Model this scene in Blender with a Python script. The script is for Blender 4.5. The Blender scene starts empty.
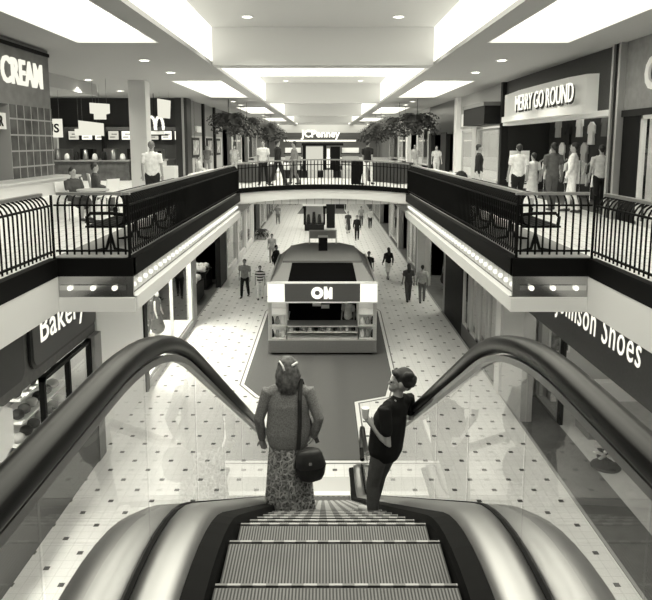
import bpy, math, random
from mathutils import Vector, Matrix
random.seed(7)
S = bpy.context.scene
COL = S.collection
PI = math.pi
R = math.radians
U = 5.3            # upper floor level
TINT = (1.0, 0.98, 0.835)

# ------------------------------------------------ camera, world, exposure
cam = bpy.data.cameras.new('camera')
cam.sensor_fit = 'HORIZONTAL'; cam.sensor_width = 36.0
cam.lens = 640 / 652 * 36.0
cam.shift_x = 3 / 652; cam.shift_y = -67 / 652
cam.clip_start = 0.05; cam.clip_end = 400
co = bpy.data.objects.new('camera', cam); COL.objects.link(co)
co.location = (0, 0, 7.1); co.rotation_euler = (R(90 - 8), 0, 0)
S.camera = co
w = bpy.data.worlds.new('world'); S.world = w; w.use_nodes = True
w.node_tree.nodes['Background'].inputs[0].default_value = (*TINT, 1)
w.node_tree.nodes['Background'].inputs[1].default_value = 0.3  # even fill light, entering by the open end behind the camera
S.view_settings.view_transform = 'Standard'
S.view_settings.look = 'None'
S.view_settings.exposure = 0.5
S.view_settings.gamma = 1.0
S.view_settings.use_curve_mapping = False
try:
    S.cycles.transparent_max_bounces = 24
    S.cycles.max_bounces = 7
    S.cycles.diffuse_bounces = 4
    S.cycles.sample_clamp_indirect = 6
    S.cycles.use_denoising = True
except Exception: pass
SKY = 2.3         # skylight strength

# ------------------------------------------------ materials
_M = {}
def mat(v, rough=.6, metal=0., noise=0., scale=8., spec=.5, bump=0.):
    k = (v, rough, metal, noise, scale, spec, bump)
    if k in _M: return _M[k]
    m = bpy.data.materials.new('grey'); m.use_nodes = True
    nt = m.node_tree; b = nt.nodes['Principled BSDF']
    b.inputs['Roughness'].default_value = rough
    b.inputs['Metallic'].default_value = metal
    b.inputs['Specular IOR Level'].default_value = spec
    b.inputs['Base Color'].default_value = (v, v, v, 1)
    if noise or bump:
        tc = nt.nodes.new('ShaderNodeTexCoord')
        n = nt.nodes.new('ShaderNodeTexNoise'); n.inputs['Scale'].default_value = scale
        n.inputs['Detail'].default_value = 4
        nt.links.new(tc.outputs['Object'], n.inputs['Vector'])
        if noise:
            r = nt.nodes.new('ShaderNodeValToRGB')
            lo, hi = max(0, v - noise), min(1, v + noise)
            r.color_ramp.elements[0].position = .32; r.color_ramp.elements[0].color = (lo, lo, lo, 1)
            r.color_ramp.elements[1].position = .68; r.color_ramp.elements[1].color = (hi, hi, hi, 1)
            nt.links.new(n.outputs[0], r.inputs[0]); nt.links.new(r.outputs[0], b.inputs['Base Color'])
        if bump:
            bp = nt.nodes.new('ShaderNodeBump'); bp.inputs['Strength'].default_value = bump
            bp.inputs['Distance'].default_value = .01
            nt.links.new(n.outputs[0], bp.inputs['Height']); nt.links.new(bp.outputs[0], b.inputs['Normal'])
    _M[k] = m; return m
def emit(s, c=TINT):
    k = ('e', s, c)
    if k in _M: return _M[k]
    m = bpy.data.materials.new('light'); m.use_nodes = True
    nt = m.node_tree; nt.nodes.clear()
    e = nt.nodes.new('ShaderNodeEmission'); e.inputs[0].default_value = (*c, 1); e.inputs[1].default_value = s
    o = nt.nodes.new('ShaderNodeOutputMaterial'); nt.links.new(e.outputs[0], o.inputs[0])
    _M[k] = m; return m
def glass(refl=1.5, tint=.93):
    k = ('g', refl, tint)
    if k in _M: return _M[k]
    m = bpy.data.materials.new('glass'); m.use_nodes = True
    nt = m.node_tree; nt.nodes.clear()
    f = nt.nodes.new('ShaderNodeFresnel'); f.inputs[0].default_value = refl
    t = nt.nodes.new('ShaderNodeBsdfTransparent'); t.inputs[0].default_value = (tint, tint, tint, 1)
    g = nt.nodes.new('ShaderNodeBsdfGlossy'); g.inputs['Roughness'].default_value = .02
    x = nt.nodes.new('ShaderNodeMixShader'); o = nt.nodes.new('ShaderNodeOutputMaterial')
    ge = nt.nodes.new('ShaderNodeNewGeometry')
    iv = nt.nodes.new('ShaderNodeMath'); iv.operation = 'SUBTRACT'; iv.inputs[0].default_value = 1.; nt.links.new(ge.outputs['Backfacing'], iv.inputs[1])
    mu = nt.nodes.new('ShaderNodeMath'); mu.operation = 'MULTIPLY'; nt.links.new(f.outputs[0], mu.inputs[0]); nt.links.new(iv.outputs[0], mu.inputs[1])
    nt.links.new(mu.outputs[0], x.inputs[0]); nt.links.new(t.outputs[0], x.inputs[1])
    nt.links.new(g.outputs[0], x.inputs[2]); nt.links.new(x.outputs[0], o.inputs[0])
    _M[k] = m; return m
class NT:
    """tiny node-math helper"""
    def __init__(s, name, rough=.4, metal=0., spec=.5):
        s.m = bpy.data.materials.new(name); s.m.use_nodes = True; s.nt = s.m.node_tree
        s.b = s.nt.nodes['Principled BSDF']
        s.b.inputs['Roughness'].default_value = rough; s.b.inputs['Metallic'].default_value = metal
        s.b.inputs['Specular IOR Level'].default_value = spec
        s.pos = None
    def xyz(s, src='geo'):
        if src == 'geo':
            g = s.nt.nodes.new('ShaderNodeNewGeometry'); out = g.outputs['Position']
        else:
            g = s.nt.nodes.new('ShaderNodeTexCoord'); out = g.outputs['Object']
        s.vec = out
        sp = s.nt.nodes.new('ShaderNodeSeparateXYZ'); s.nt.links.new(out, sp.inputs[0])
        return sp.outputs[0], sp.outputs[1], sp.outputs[2]
    def ma(s, op, a, b=None):
        n = s.nt.nodes.new('ShaderNodeMath'); n.operation = op
        for i, q in enumerate((a, b)):
            if q is None: continue
            if isinstance(q, (int, float)): n.inputs[i].default_value = q
            else: s.nt.links.new(q, n.inputs[i])
        return n.outputs[0]
    def near(s, a):      # distance to nearest integer
        return s.ma('ABSOLUTE', s.ma('SUBTRACT', s.ma('FRACT', s.ma('ADD', a, .5)), .5))
    def mix(s, f, a, b):
        n = s.nt.nodes.new('ShaderNodeMix'); n.data_type = 'RGBA'
        s.nt.links.new(f, n.inputs[0])
        for i, q in ((6, a), (7, b)):
            if isinstance(q, (int, float)): n.inputs[i].default_value = (q, q, q, 1)
            else: s.nt.links.new(q, n.inputs[i])
        return n.outputs[2]
    def noise(s, scale, lo, hi):
        n = s.nt.nodes.new('ShaderNodeTexNoise'); n.inputs['Scale'].default_value = scale
        s.nt.links.new(s.vec, n.inputs['Vector'])
        r = s.nt.nodes.new('ShaderNodeValToRGB')
        r.color_ramp.elements[0].position = .3; r.color_ramp.elements[0].color = (lo, lo, lo, 1)
        r.color_ramp.elements[1].position = .7; r.color_ramp.elements[1].color = (hi, hi, hi, 1)
        s.nt.links.new(n.outputs[0], r.inputs[0]); return r.outputs[0]
    def done(s, c): s.nt.links.new(c, s.b.inputs['Base Color']); return s.m

def dotted_tile():
    n = NT('dotted tile', .32); x, y, z = n.xyz(); s_ = .41
    x = n.ma('SUBTRACT', x, -4.25); y = n.ma('SUBTRACT', y, 11.95)
    u = n.near(n.ma('DIVIDE', n.ma('ADD', x, y), 2 * s_)); v = n.near(n.ma('DIVIDE', n.ma('SUBTRACT', x, y), 2 * s_))
    dot = n.ma('LESS_THAN', n.ma('ADD', u, v), .12)
    gx = n.near(n.ma('DIVIDE', x, s_ / 2)); gy = n.near(n.ma('DIVIDE', y, s_ / 2))
    g = n.ma('LESS_THAN', n.ma('MINIMUM', gx, gy), .03)
    c = n.noise(1.2, .76, .84)
    return n.done(n.mix(dot, n.mix(g, c, .66), .05))
def grid_mat(a, b, grout, s1, s2, wid=.05, rough=.35, axes='xy', off=(0, 0)):
    n = NT('tile', rough); q = dict(zip('xyz', n.xyz()))
    g1 = n.near(n.ma('DIVIDE', n.ma('SUBTRACT', q[axes[0]], off[0]), s1)); g2 = n.near(n.ma('DIVIDE', n.ma('SUBTRACT', q[axes[1]], off[1]), s2))
    g = n.ma('MAXIMUM', n.ma('LESS_THAN', g1, wid), n.ma('LESS_THAN', g2, wid * s1 / s2))
    return n.done(n.mix(g, n.noise(3.0, a, b), grout))
def step_mat():
    n = NT('grooved steel tread', .55, .3); x, y, z = n.xyz()
    g = n.ma('LESS_THAN', n.near(n.ma('DIVIDE', x, .0138)), .25)
    return n.done(n.mix(g, n.noise(5., .15, .20), .03))
def lip_mat():
    n = NT('cleat highlights on step edge', .4, .2); x, y, z = n.xyz()
    g = n.ma('GREATER_THAN', n.near(n.ma('DIVIDE', x, .105)), .24)
    return n.done(n.mix(g, .16, .40))  # light dashes painted in as highlights along the edge
def stripe_mat(a, b, s_, axis=2, rough=.8):
    n = NT('striped cloth', rough); q = n.xyz('obj')[axis]
    return n.done(n.mix(n.ma('LESS_THAN', n.near(n.ma('DIVIDE', q, s_)), .25), a, b))
def wood_mat(lo, hi):
    n = NT('wood', .5); n.xyz('obj'); return n.done(n.noise(4., lo, hi))

M_TILE = dotted_tile()
M_UTILE = grid_mat(.70, .78, .38, .3, .3, .035)
M_CARPET = mat(.12, .95, 0, .02, 60)
M_WHITE = mat(.80, .6); M_PAPER = mat(.86, .7); M_LGREY = mat(.5, .7, 0, .02, 30)
M_CEIL = mat(.42, .9, 0, .015, 40); M_CEILC = mat(.62, .9); M_BLACK = mat(.005, .55, 0, 0, 8, .08); M_DARK = mat(.018, .6, 0, 0, 8, .15)
M_MID = mat(.22, .7); M_TAUPE = mat(.30, .7, 0, .02, 20); M_STEEL = mat(.42, .40, 1.); M_CHROME = mat(.75, .12, 1.)
M_RUBBER = mat(.004, .28, 0, 0, 8, .2); M_GLASS = glass(1.42, .97); M_MIRROR = mat(.55, .08, 1.)
M_SIGN = mat(.055, .5, 0, .008, 30)
M_SKIN = mat(.38, .6); M_SKIND = mat(.12, .6); M_HAIR = mat(.02, .5); M_BOARD = mat(.06, .5)

# ------------------------------------------------ mesh builder
class MB:
    def __init__(s): s.v = []; s.f = []
    def add(s, vs, fs):
        o = len(s.v); s.v += [tuple(p) for p in vs]; s.f += [tuple(i + o for i in f) for f in fs]; return s
    def box(s, x0, y0, z0, x1, y1, z1):
        if x0 > x1: x0, x1 = x1, x0
        if y0 > y1: y0, y1 = y1, y0
        if z0 > z1: z0, z1 = z1, z0
        return s.add([(x0,y0,z0),(x1,y0,z0),(x1,y1,z0),(x0,y1,z0),(x0,y0,z1),(x1,y0,z1),(x1,y1,z1),(x0,y1,z1)],
              [(0,3,2,1),(4,5,6,7),(0,1,5,4),(1,2,6,5),(2,3,7,6),(3,0,4,7)])
    def prism(s, poly, axis, a, b):
        n = len(poly)
        def P(p, t):
            return (t, p[0], p[1]) if axis == 'x' else (p[0], t, p[1]) if axis == 'y' else (p[0], p[1], t)
        vs = [P(p, a) for p in poly] + [P(p, b) for p in poly]
        return s.add(vs, [tuple(range(n))[::-1], tuple(range(n, 2*n))] + [(i, (i+1) % n, n+(i+1) % n, n+i) for i in range(n)])
    def tube(s, path, r, seg=8, cap=True):
        path = [Vector(p) for p in path]; n = len(path); rings = []
        for i, p in enumerate(path):
            t = (path[min(i+1, n-1)] - path[max(i-1, 0)]).normalized()
            ref = Vector((1,0,0)) if abs(t.x) < .85 else Vector((0,1,0))
            a = (ref - t * ref.dot(t)).normalized(); b = t.cross(a)
            rr = r[i] if isinstance(r, (list, tuple)) else r
            ra, rb = rr if isinstance(rr, (list, tuple)) else (rr, rr)
            rings.append([p + a * math.cos(2*PI*k/seg) * ra + b * math.sin(2*PI*k/seg) * rb for k in range(seg)])
        o = len(s.v)
        for q in rings: s.v += [tuple(p) for p in q]
        for i in range(n-1):
            for k in range(seg):
                k2 = (k+1) % seg
                s.f.append((o+i*seg+k, o+i*seg+k2, o+(i+1)*seg+k2, o+(i+1)*seg+k))
        if cap:
            s.f.append(tuple(o+k for k in range(seg))[::-1]); s.f.append(tuple(o+(n-1)*seg+k for k in range(seg)))
        return s
    def limb(s, path, r, seg=10):
        """tube with rounded ends (for bodies)"""
        path = [Vector(p) for p in path]; r = [(q if isinstance(q, tuple) else (q, q)) for q in r]
        d0 = (path[0]-path[1]).normalized(); d1 = (path[-1]-path[-2]).normalized()
        m0 = min(r[0]); m1 = min(r[-1])
        P = [path[0]+d0*m0*.95, path[0]+d0*m0*.6] + path + [path[-1]+d1*m1*.6, path[-1]+d1*m1*.95]
        f = lambda q, k: (q[0]*k, q[1]*k)
        return s.tube(P, [f(r[0], .3), f(r[0], .8)] + r + [f(r[-1], .8), f(r[-1], .3)], seg)
    def ball(s, c, r, seg=12, rings=8):
        rx, ry, rz = r if isinstance(r, (tuple, list)) else (r, r, r)
        vs = [(c[0], c[1], c[2]-rz)]
        for i in range(1, rings):
            a = -PI/2 + PI*i/rings
            for k in range(seg):
                b = 2*PI*k/seg; vs.append((c[0]+rx*math.cos(a)*math.cos(b), c[1]+ry*math.cos(a)*math.sin(b), c[2]+rz*math.sin(a)))
        vs.append((c[0], c[1], c[2]+rz)); fs = []
        for k in range(seg): fs.append((0, 1+(k+1) % seg, 1+k))
        for i in range(rings-2):
            for k in range(seg):
                a = 1+i*seg+k; b = 1+i*seg+(k+1) % seg; fs.append((a, b, b+seg, a+seg))
        L = len(vs)-1
        for k in range(seg): fs.append((L, L-seg+k, L-seg+(k+1) % seg))
        return s.add(vs, fs)
    def lathe(s, prof, c, seg=16):
        vs = []; fs = []
        for r_, z in prof:
            for k in range(seg):
                vs.append((c[0]+r_*math.cos(2*PI*k/seg), c[1]+r_*math.sin(2*PI*k/seg), c[2]+z))
        for i in range(len(prof)-1):
            for k in range(seg):
                k2 = (k+1) % seg; fs.append((i*seg+k, i*seg+k2, (i+1)*seg+k2, (i+1)*seg+k))
        fs.append(tuple(range(seg))[::-1]); n = (len(prof)-1)*seg; fs.append(tuple(n+k for k in range(seg)))
        return s.add(vs, fs)
    def sweep(s, prof, path):
        """closed (x, n) profile swept along a path in the YZ plane"""
        n = len(path); m = len(prof); vs = []; fs = []
        for i, (y, z) in enumerate(path):
            a = path[max(0, i-1)]; b = path[min(n-1, i+1)]
            ty, tz = b[0]-a[0], b[1]-a[1]; l = math.hypot(ty, tz); ty /= l; tz /= l
            for (x, h) in prof: vs.append((x, y - tz*h, z + ty*h))
        for i in range(n-1):
            for k in range(m):
                k2 = (k+1) % m; fs.append((i*m+k, (i+1)*m+k, (i+1)*m+k2, i*m+k2))
        fs.append(tuple(range(m))); fs.append(tuple((n-1)*m+k for k in range(m))[::-1])
        return s.add(vs, fs)
    def build(s, name, m, parent=None, smooth=False, local=False, bevel=0.):
        me = bpy.data.meshes.new(name)
        if parent is not None:
            o3 = (0, 0, 0) if local else tuple(WL(parent))
        else:
            xs = [p[0] for p in s.v]; ys = [p[1] for p in s.v]; zs = [p[2] for p in s.v]
            o3 = ((min(xs)+max(xs))/2, (min(ys)+max(ys))/2, min(zs))
        me.from_pydata([(p[0]-o3[0], p[1]-o3[1], p[2]-o3[2]) for p in s.v], [], s.f)
        me.materials.append(m); me.update()
        import bmesh
        bm = bmesh.new(); bm.from_mesh(me); bmesh.ops.recalc_face_normals(bm, faces=bm.faces); bm.to_mesh(me); bm.free()
        if smooth:
            for p in me.polygons: p.use_smooth = True
        o = bpy.data.objects.new(name, me); COL.objects.link(o)
        if parent is not None: o.parent = parent
        else: o.location = o3
        if bevel:
            b = o.modifiers.new('b', 'BEVEL'); b.width = bevel; b.segments = 2; b.limit_method = 'ANGLE'
        return o
def WL(o):
    v = Vector(o.location)
    while o.parent: o = o.parent; v += Vector(o.location)
    return v
def thing(name, label, cat, loc=(0,0,0), rz=0, group=None):
    o = bpy.data.objects.new(name, None); COL.objects.link(o); o.location = loc; o.rotation_euler = (0, 0, rz)
    o.empty_display_size = .2
    o['label'] = label; o['category'] = cat
    if group: o['group'] = group
    return o
def tag(o, label, cat, group=None):
    o['label'] = label; o['category'] = cat
    if group: o['group'] = group
    return o
def struct(o): o['kind'] = 'structure'; return o
def BX(x0, y0, z0, x1, y1, z1): return MB().box(x0, y0, z0, x1, y1, z1)
def dup(o, loc=None, parent=None, label=None, group=None, rz=None):
    c = o.copy(); COL.objects.link(c)
    if parent is not None: c.parent = parent
    if loc is not None: c.location = loc
    if rz is not None: c.rotation_euler = (0, 0, rz)
    if label: c['label'] = label
    if group: c['group'] = group
    for ch in list(o.children): dup(ch, parent=c)
    return c
def text_mesh(txt, size, extrude=.03, bold=.0, align='CENTER', shear=0., space=1.):
    cu = bpy.data.curves.new('t', 'FONT'); cu.body = txt; cu.size = size; cu.extrude = extrude; cu.offset = bold
    cu.align_x = align; cu.shear = shear; cu.space_character = space; cu.resolution_u = 3
    t = bpy.data.objects.new('t', cu); COL.objects.link(t)
    dg = bpy.context.evaluated_depsgraph_get(); dg.update()
    me = bpy.data.meshes.new_from_object(t.evaluated_get(dg)); bpy.data.objects.remove(t)
    return me
def letters(name, txt, size, loc, rz, m, parent=None, sy=1., sx=1., **k):
    """upright lettering; rz=0 reads for a viewer looking along +Y"""
    me = text_mesh(txt, size, **k)
    T = Matrix.Rotation(rz, 4, 'Z') @ Matrix.Rotation(PI/2, 4, 'X') @ Matrix.Diagonal((sx, sy, 1, 1))
    me.transform(T); me.materials.clear(); me.materials.append(m)
    o = bpy.data.objects.new(name, me); COL.objects.link(o)
    if parent is not None: o.parent = parent; o.location = Vector(loc) - WL(parent)
    else: o.location = loc
    return o

# ================================================= SETTING
YE = 84.0
# floors -------------------------------------------------
struct(BX(-10, -6, -.2, 10, YE, 0).build('floor', M_TILE))
cp = [(-2.32, 18.2), (-1.8, 17.3), (-.85, 16.9), (-.85, 13.6), (.85, 13.6), (.85, 16.9), (1.75, 17.3), (2.1, 19.0), (2.3, 26.5), (1.6, 29.0), (-1.6, 29.0), (-2.3, 26.5)]
def inset(poly, d):
    cx = sum(p[0] for p in poly)/len(poly); out = []
    n = len(poly)
    for i in range(n):
        a = Vector(poly[i-1]); b = Vector(poly[i]); c = Vector(poly[(i+1) % n])
        e1 = (b-a).normalized(); e2 = (c-b).normalized(); n1 = Vector((e1.y, -e1.x)); n2 = Vector((e2.y, -e2.x))
        m_ = (n1+n2).normalized(); k = d / max(.3, m_.dot(n1)); out.append(tuple(b + m_*k))
    return out
def area(p): return sum(p[i-1][0]*p[i][1]-p[i][0]*p[i-1][1] for i in range(len(p)))
if area(cp) < 0: cp = cp[::-1]
struct(MB().prism(inset(cp, .16), 'z', 0, .006).build('floor', mat(.16, .6)))
struct(MB().prism(inset(cp, .12), 'z', 0, .009).build('floor', M_WHITE))
struct(MB().prism(inset(cp, .02), 'z', 0, .012).build('floor', mat(.05, .8)))
struct(MB().prism(cp, 'z', 0, .015).build('floor', M_CARPET))
struct(MB().prism([(-2.6, 64.5), (2.4, 64.5), (1.9, 76), (-2.1, 76)], 'z', 0, .012).build('floor', M_CARPET))
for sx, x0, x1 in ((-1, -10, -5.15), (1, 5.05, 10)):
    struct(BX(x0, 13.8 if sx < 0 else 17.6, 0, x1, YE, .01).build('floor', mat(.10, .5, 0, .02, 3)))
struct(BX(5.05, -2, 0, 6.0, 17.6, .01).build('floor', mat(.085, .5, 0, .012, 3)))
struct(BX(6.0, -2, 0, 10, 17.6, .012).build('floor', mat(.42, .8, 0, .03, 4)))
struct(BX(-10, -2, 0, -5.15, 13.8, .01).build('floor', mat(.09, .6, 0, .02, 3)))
for x in (-5.15, 5.05): struct(BX(x-.03, -2, 0, x+.03, YE, .02).build('trim_1', mat(.35, .5)))
# upper slab ----------------------------------------------
ZS = 4.47
struct(BX(-15, 9.9, ZS, -3.1, YE, U).build('floor', M_UTILE))
struct(BX(3.1, 9.9, ZS, 12, YE, U).build('floor', M_UTILE))
struct(BX(-12, 1.5, ZS, -4.25, 9.9, U).build('floor', M_UTILE))
struct(BX(4.25, 1.5, ZS, 12, 9.9, U).build('floor', M_UTILE))
struct(BX(-12, -6, ZS, 12, 1.5, U).build('floor', M_UTILE))
for s in (-1, 1):     # grey border strip along the railing, and kerbs
    struct(BX(s*3.1, 9.95, U, s*4.25, 22.9, U+.012).build('floor', mat(.26, .7, 0, .02, 10)))
    struct(BX(s*4.25, 9.9, U, s*4.31, 22.9, U+.016).build('trim_2', M_WHITE))
    # long edge
    struct(BX(s*2.98, 9.9, 5.02, s*3.16, 23.0, U+.006).build('trim_3', M_BLACK))
    struct(BX(s*3.12, 9.98, 4.68, s*3.17, 23.0, 5.02).build('trim_4', mat(.6, .25, 1.)))
    struct(BX(s*2.97, 9.9, 4.45, s*3.17, 23.0, 4.68).build('trim_5', M_WHITE))
    # front return
    struct(BX(s*2.98, 9.88, 5.02, s*4.27, 10.0, U+.006).build('trim_3', M_BLACK))
    struct(BX(s*3.0, 9.9, 4.68, s*4.25, 9.95, 5.02).build('trim_4', mat(.5, .16, 1.)))
    struct(BX(s*2.97, 9.87, 4.45, s*4.27, 10.0, 4.68).build('trim_5', M_WHITE))
    # near side
    struct(BX(s*4.17, 1.5, 5.02, s*4.30, 9.9, U+.006).build('trim_3', M_BLACK))
    struct(BX(s*4.18, 1.5, 4.45, s*4.30, 9.9, 5.02).build('trim_5', mat(.72, .6)))
# bridge platform with a gently arched front
N = 24; top = []; bot = []
for i in range(N+1):
    t = -1 + 2*i/N; top.append((t*3.2, U + .16*(1-t*t) + .02)); bot.append((t*3.2, 4.9 + .22*(1-t*t)))
struct(MB().prism(top + bot[::-1], 'y', 23.0, 23.2).build('trim_6', M_PAPER))
struct(MB().prism(top + [(3.2, 4.9), (-3.2, 4.9)], 'y', 23.2, 37.0).build('floor', M_UTILE))
struct(MB().prism([(x, z+.14) for x, z in top] + [(x, z-.02) for x, z in top][::-1], 'y', 22.94, 23.12).build('trim_7', M_BLACK))
# upper slab edges past the bridge (plain)
for s in (-1, 1):
    struct(BX(s*2.97, 37, 4.45, s*3.1, YE, U).build('trim_5', M_WHITE))
# ceiling -------------------------------------------------
ZC = 9.4; ZH = 10.5
def cpiece(x0, y0, x1, y1, z=ZC, m=None, th=.1): return struct(BX(x0, y0, z, x1, y1, z+th).build('ceiling', m or M_CEIL))
per = 18.0; NP = 5
for s in (-1, 1):
    cpiece(s*3.3, -6, s*3.8, YE)
    xo = 15 if s < 0 else 12
    cpiece(s*5.7, -6, s*xo, YE)
    y = -6
    for k in range(NP):
        a = 6.1 + per*k + .4*(k > 0); b = 15.3 + per*k
        cpiece(s*3.8, y, s*5.7, a); y = b
        struct(BX(s*3.8, a, ZC+.25, s*5.7, b, ZC+.28).build('window_%d' % (k+1), emit(SKY)))
        for q in ((s*3.8, a, s*3.83, b), (s*5.67, a, s*5.7, b), (s*3.83, a, s*5.67, a+.03), (s*3.83, b-.03, s*5.67, b)):
            struct(BX(q[0], q[1], ZC, q[2], q[3], ZC+.25).build('trim_8', M_PAPER))
    cpiece(s*3.8, y, s*5.7, YE)
cpiece(-3.3, -6, 3.3, 1.6)
struct(BX(-3.3, 1.5, ZC, 3.3, 1.6, ZH).build('ceiling', M_CEIL))
y = 1.6
for k in range(NP):
    b = 19.6 + per*k; g = b - 3.9
    if b > YE: b = YE
    struct(BX(-3.3, y, ZH+.02, 3.3, min(g, YE), ZH+.05).build('window_%d' % (k+6), emit(SKY)))
    if g < YE:
        cpiece(-3.3, g, 3.3, b, ZH, M_CEILC)
        struct(BX(-3.3, b, ZC, 3.3, b+.8, ZH+.1).build('ceiling', M_CEILC))
    for s in (-1, 1):
        struct(BX(s*3.3, y, ZC+.1, s*3.33, b, ZH).build('window_%d' % (k+11), emit(SKY*.62)))
        for q in range(0):
            pass
    y = b + .8
# end wall of the mall
struct(BX(-15, YE, 0, 12, YE+.2, 11).build('wall_back', mat(.3, .8)))
struct(BX(-12, -6.2, 0, 12, -6, U).build('wall_front', mat(.4, .8)))
# downlights ----------------------------------------------
def downlight(x, y, z, label, grp, e=0):
    t = thing('downlight', label, 'ceiling light', (x, y, z), 0, grp)
    MB().lathe([(.17, 0), (.17, -.02), (.13, -.02), (.13, 0)], (x, y, z), 20).build('trim_ring', M_PAPER, t)
    MB().lathe([(.13, -.005), (.02, -.006)], (x, y, z), 20).build('lens', emit(9.), t)
    if e:
        l = bpy.data.lights.new('downlight_beam', 'SPOT'); l.energy = e; l.spot_size = R(125); l.spot_blend = .8; l.color = TINT; l.shadow_soft_size = .1
        o = bpy.data.objects.new('downlight_beam', l); COL.objects.link(o); o.parent = t; o.location = (0, 0, -.05)
    return t
for k in range(4):
    dist = ['nearest', 'second', 'third', 'farthest'][k]
    for s in (-1, 1):
        sd = 'left' if s < 0 else 'right'
        for j, yy in enumerate((18.4, 21.5)):
            downlight(s*5.0, yy + per*k, ZC, 'round downlight in the %s gallery ceiling, %s of the %s pair from the camera' % (sd, ('nearer', 'farther')[j], dist), 'gallery downlights', 260 if k < 3 else 0)
        downlight(s*2.05, 18.0 + per*k, ZH, 'round downlight over the %s half of the walkway, %s beam bay from the camera' % (sd, dist), 'downlights of the central ceiling', 420 if k < 3 else 0)

# ================================================= STOREFRONTS
WN = [20]
def window(x0, y0, z0, x1, y1, z1, fr, mull=(), g=None, side='x'):
    """a shop window in the plane X=x0 (side x) or Y=y0 (side y) with frame"""
    WN[0] += 1
    f = MB(); t = .05
    if side == 'x':
        f.box(x0-t, y0, z0, x0+t, y1, z0+.08); f.box(x0-t, y0, z1-.08, x0+t, y1, z1)
        f.box(x0-t, y0, z0, x0+t, y0+.08, z1); f.box(x0-t, y1-.08, z0, x0+t, y1, z1)
        for q in mull: f.box(x0-t, q-.04, z0, x0+t, q+.04, z1)
        p = BX(x0-.006, y0+.05, z0+.05, x0+.006, y1-.05, z1-.05)
    else:
        f.box(x0, y0-t, z0, x1, y0+t, z0+.08); f.box(x0, y0-t, z1-.08, x1, y0+t, z1)
        f.box(x0, y0-t, z0, x0+.08, y0+t, z1); f.box(x1-.08, y0-t, z0, x1, y0+t, z1)
        p = BX(x0+.05, y0-.006, z0+.05, x1-.05, y0+.006, z1-.05)
    o = struct(f.build('window_%d' % WN[0], fr))
    p.build('glass_pane', g or M_GLASS, None).parent = o
    c = o.children[0]; c.location = Vector(c.location) - Vector(o.location)
    return o
def interior(s, xf, xb, y0, y1, z0, zt, wall, lamp=3., back=None):
    nm = 'wall_left' if s < 0 else 'wall_right'
    struct(BX(s*xb, y0, z0, s*(xb+.1), y1, zt).build(nm, back or wall))
    struct(BX(s*(xf+.12), y0-.06, z0, s*xb, y0+.06, zt).build(nm, wall))
    struct(BX(s*(xf+.12), y1-.06, z0, s*xb, y1+.06, zt).build(nm, wall))
    if lamp:
        n = 2 if y0 < 35 else 1; hl = min(1.2, (y1-y0)/(2.4*n))
        key = (s, z0 > 1); IC[key] = IC.get(key, 0) + 1
        for i in range(n):
            c = y0 + (y1-y0)*(i+.5)/n
            o = BX(s*(xf+1.2), c-hl, zt-.06, s*(xf+2.4), c+hl, zt-.03).build('ceiling_light', emit(lamp*.7))
            tag(o, 'flat ceiling light in the %s shop from the camera, %s side %s floor%s' % ('first second third fourth fifth sixth seventh eighth ninth tenth eleventh'.split()[IC[key]-1], 'left' if s < 0 else 'right', 'lower' if z0 < 1 else 'upper', '' if n == 1 else (', nearer', ', farther')[i]), 'ceiling light', 'shop ceiling lights %s' % ('left' if s < 0 else 'right'))
IC = {}
def header(s, x, y0, y1, z0, z1, m, th=.15): return struct(BX(s*x, y0, z0, s*(x+th), y1, z1).build('wall_left' if s < 0 else 'wall_right', m))

# ---- lower left --------------------------------------------------------
XL = 5.15
header(-1, XL, 4, 14.0, 2.9, ZS, mat(.09, .6, 0, .012, 10))
interior(-1, XL, 9.3, 6, 14.0, 0, ZS, mat(.4, .8), 25.)
panel_m = mat(.065, .5)
def rrect(y0, y1, z0, z1, r=.2):
    out = []
    for cy, cz, a0 in ((y1-r, z1-r, 0), (y0+r, z1-r, 90), (y0+r, z0+r, 180), (y1-r, z0+r, 270)):
        for i in range(6): a = R(a0+18*i); out.append((cy+r*math.cos(a), cz+r*math.sin(a)))
    return out
bk = thing('shop_sign', 'dark rounded sign board with white hand lettering reading Bakery', 'sign', (-5.12, 12.4, 3.1))
MB().prism(rrect(10.75, 13.95, 3.12, 4.3), 'x', -5.14, -5.09).build('border', mat(.02, .5), bk)
MB().prism(rrect(10.81, 13.89, 3.18, 4.24), 'x', -5.12, -5.07).build('board', panel_m, bk)
letters('lettering', 'Bakery', .74, (-5.066, 12.15, 3.55), PI/2, emit(.85), bk, bold=.004, space=1.06, extrude=.004)  # letters given their own glow in place of light on the sign
tag(MB().prism(rrect(7.4, 10.5, 3.12, 4.3), 'x', -5.14, -5.09).build('sign_panel', mat(.02, .5)), 'blank dark rounded panel left of the Bakery sign', 'sign')
tag(MB().prism([(9.0, 2.35), (9.25, 2.25), (9.6, 2.4), (9.62, 2.95), (9.35, 3.1), (9.0, 2.95)], 'x', -4.95, -4.9).build('wall_plaque', M_PAPER), 'white six-sided plaque at far left below the Bakery header', 'plaque')
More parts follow.
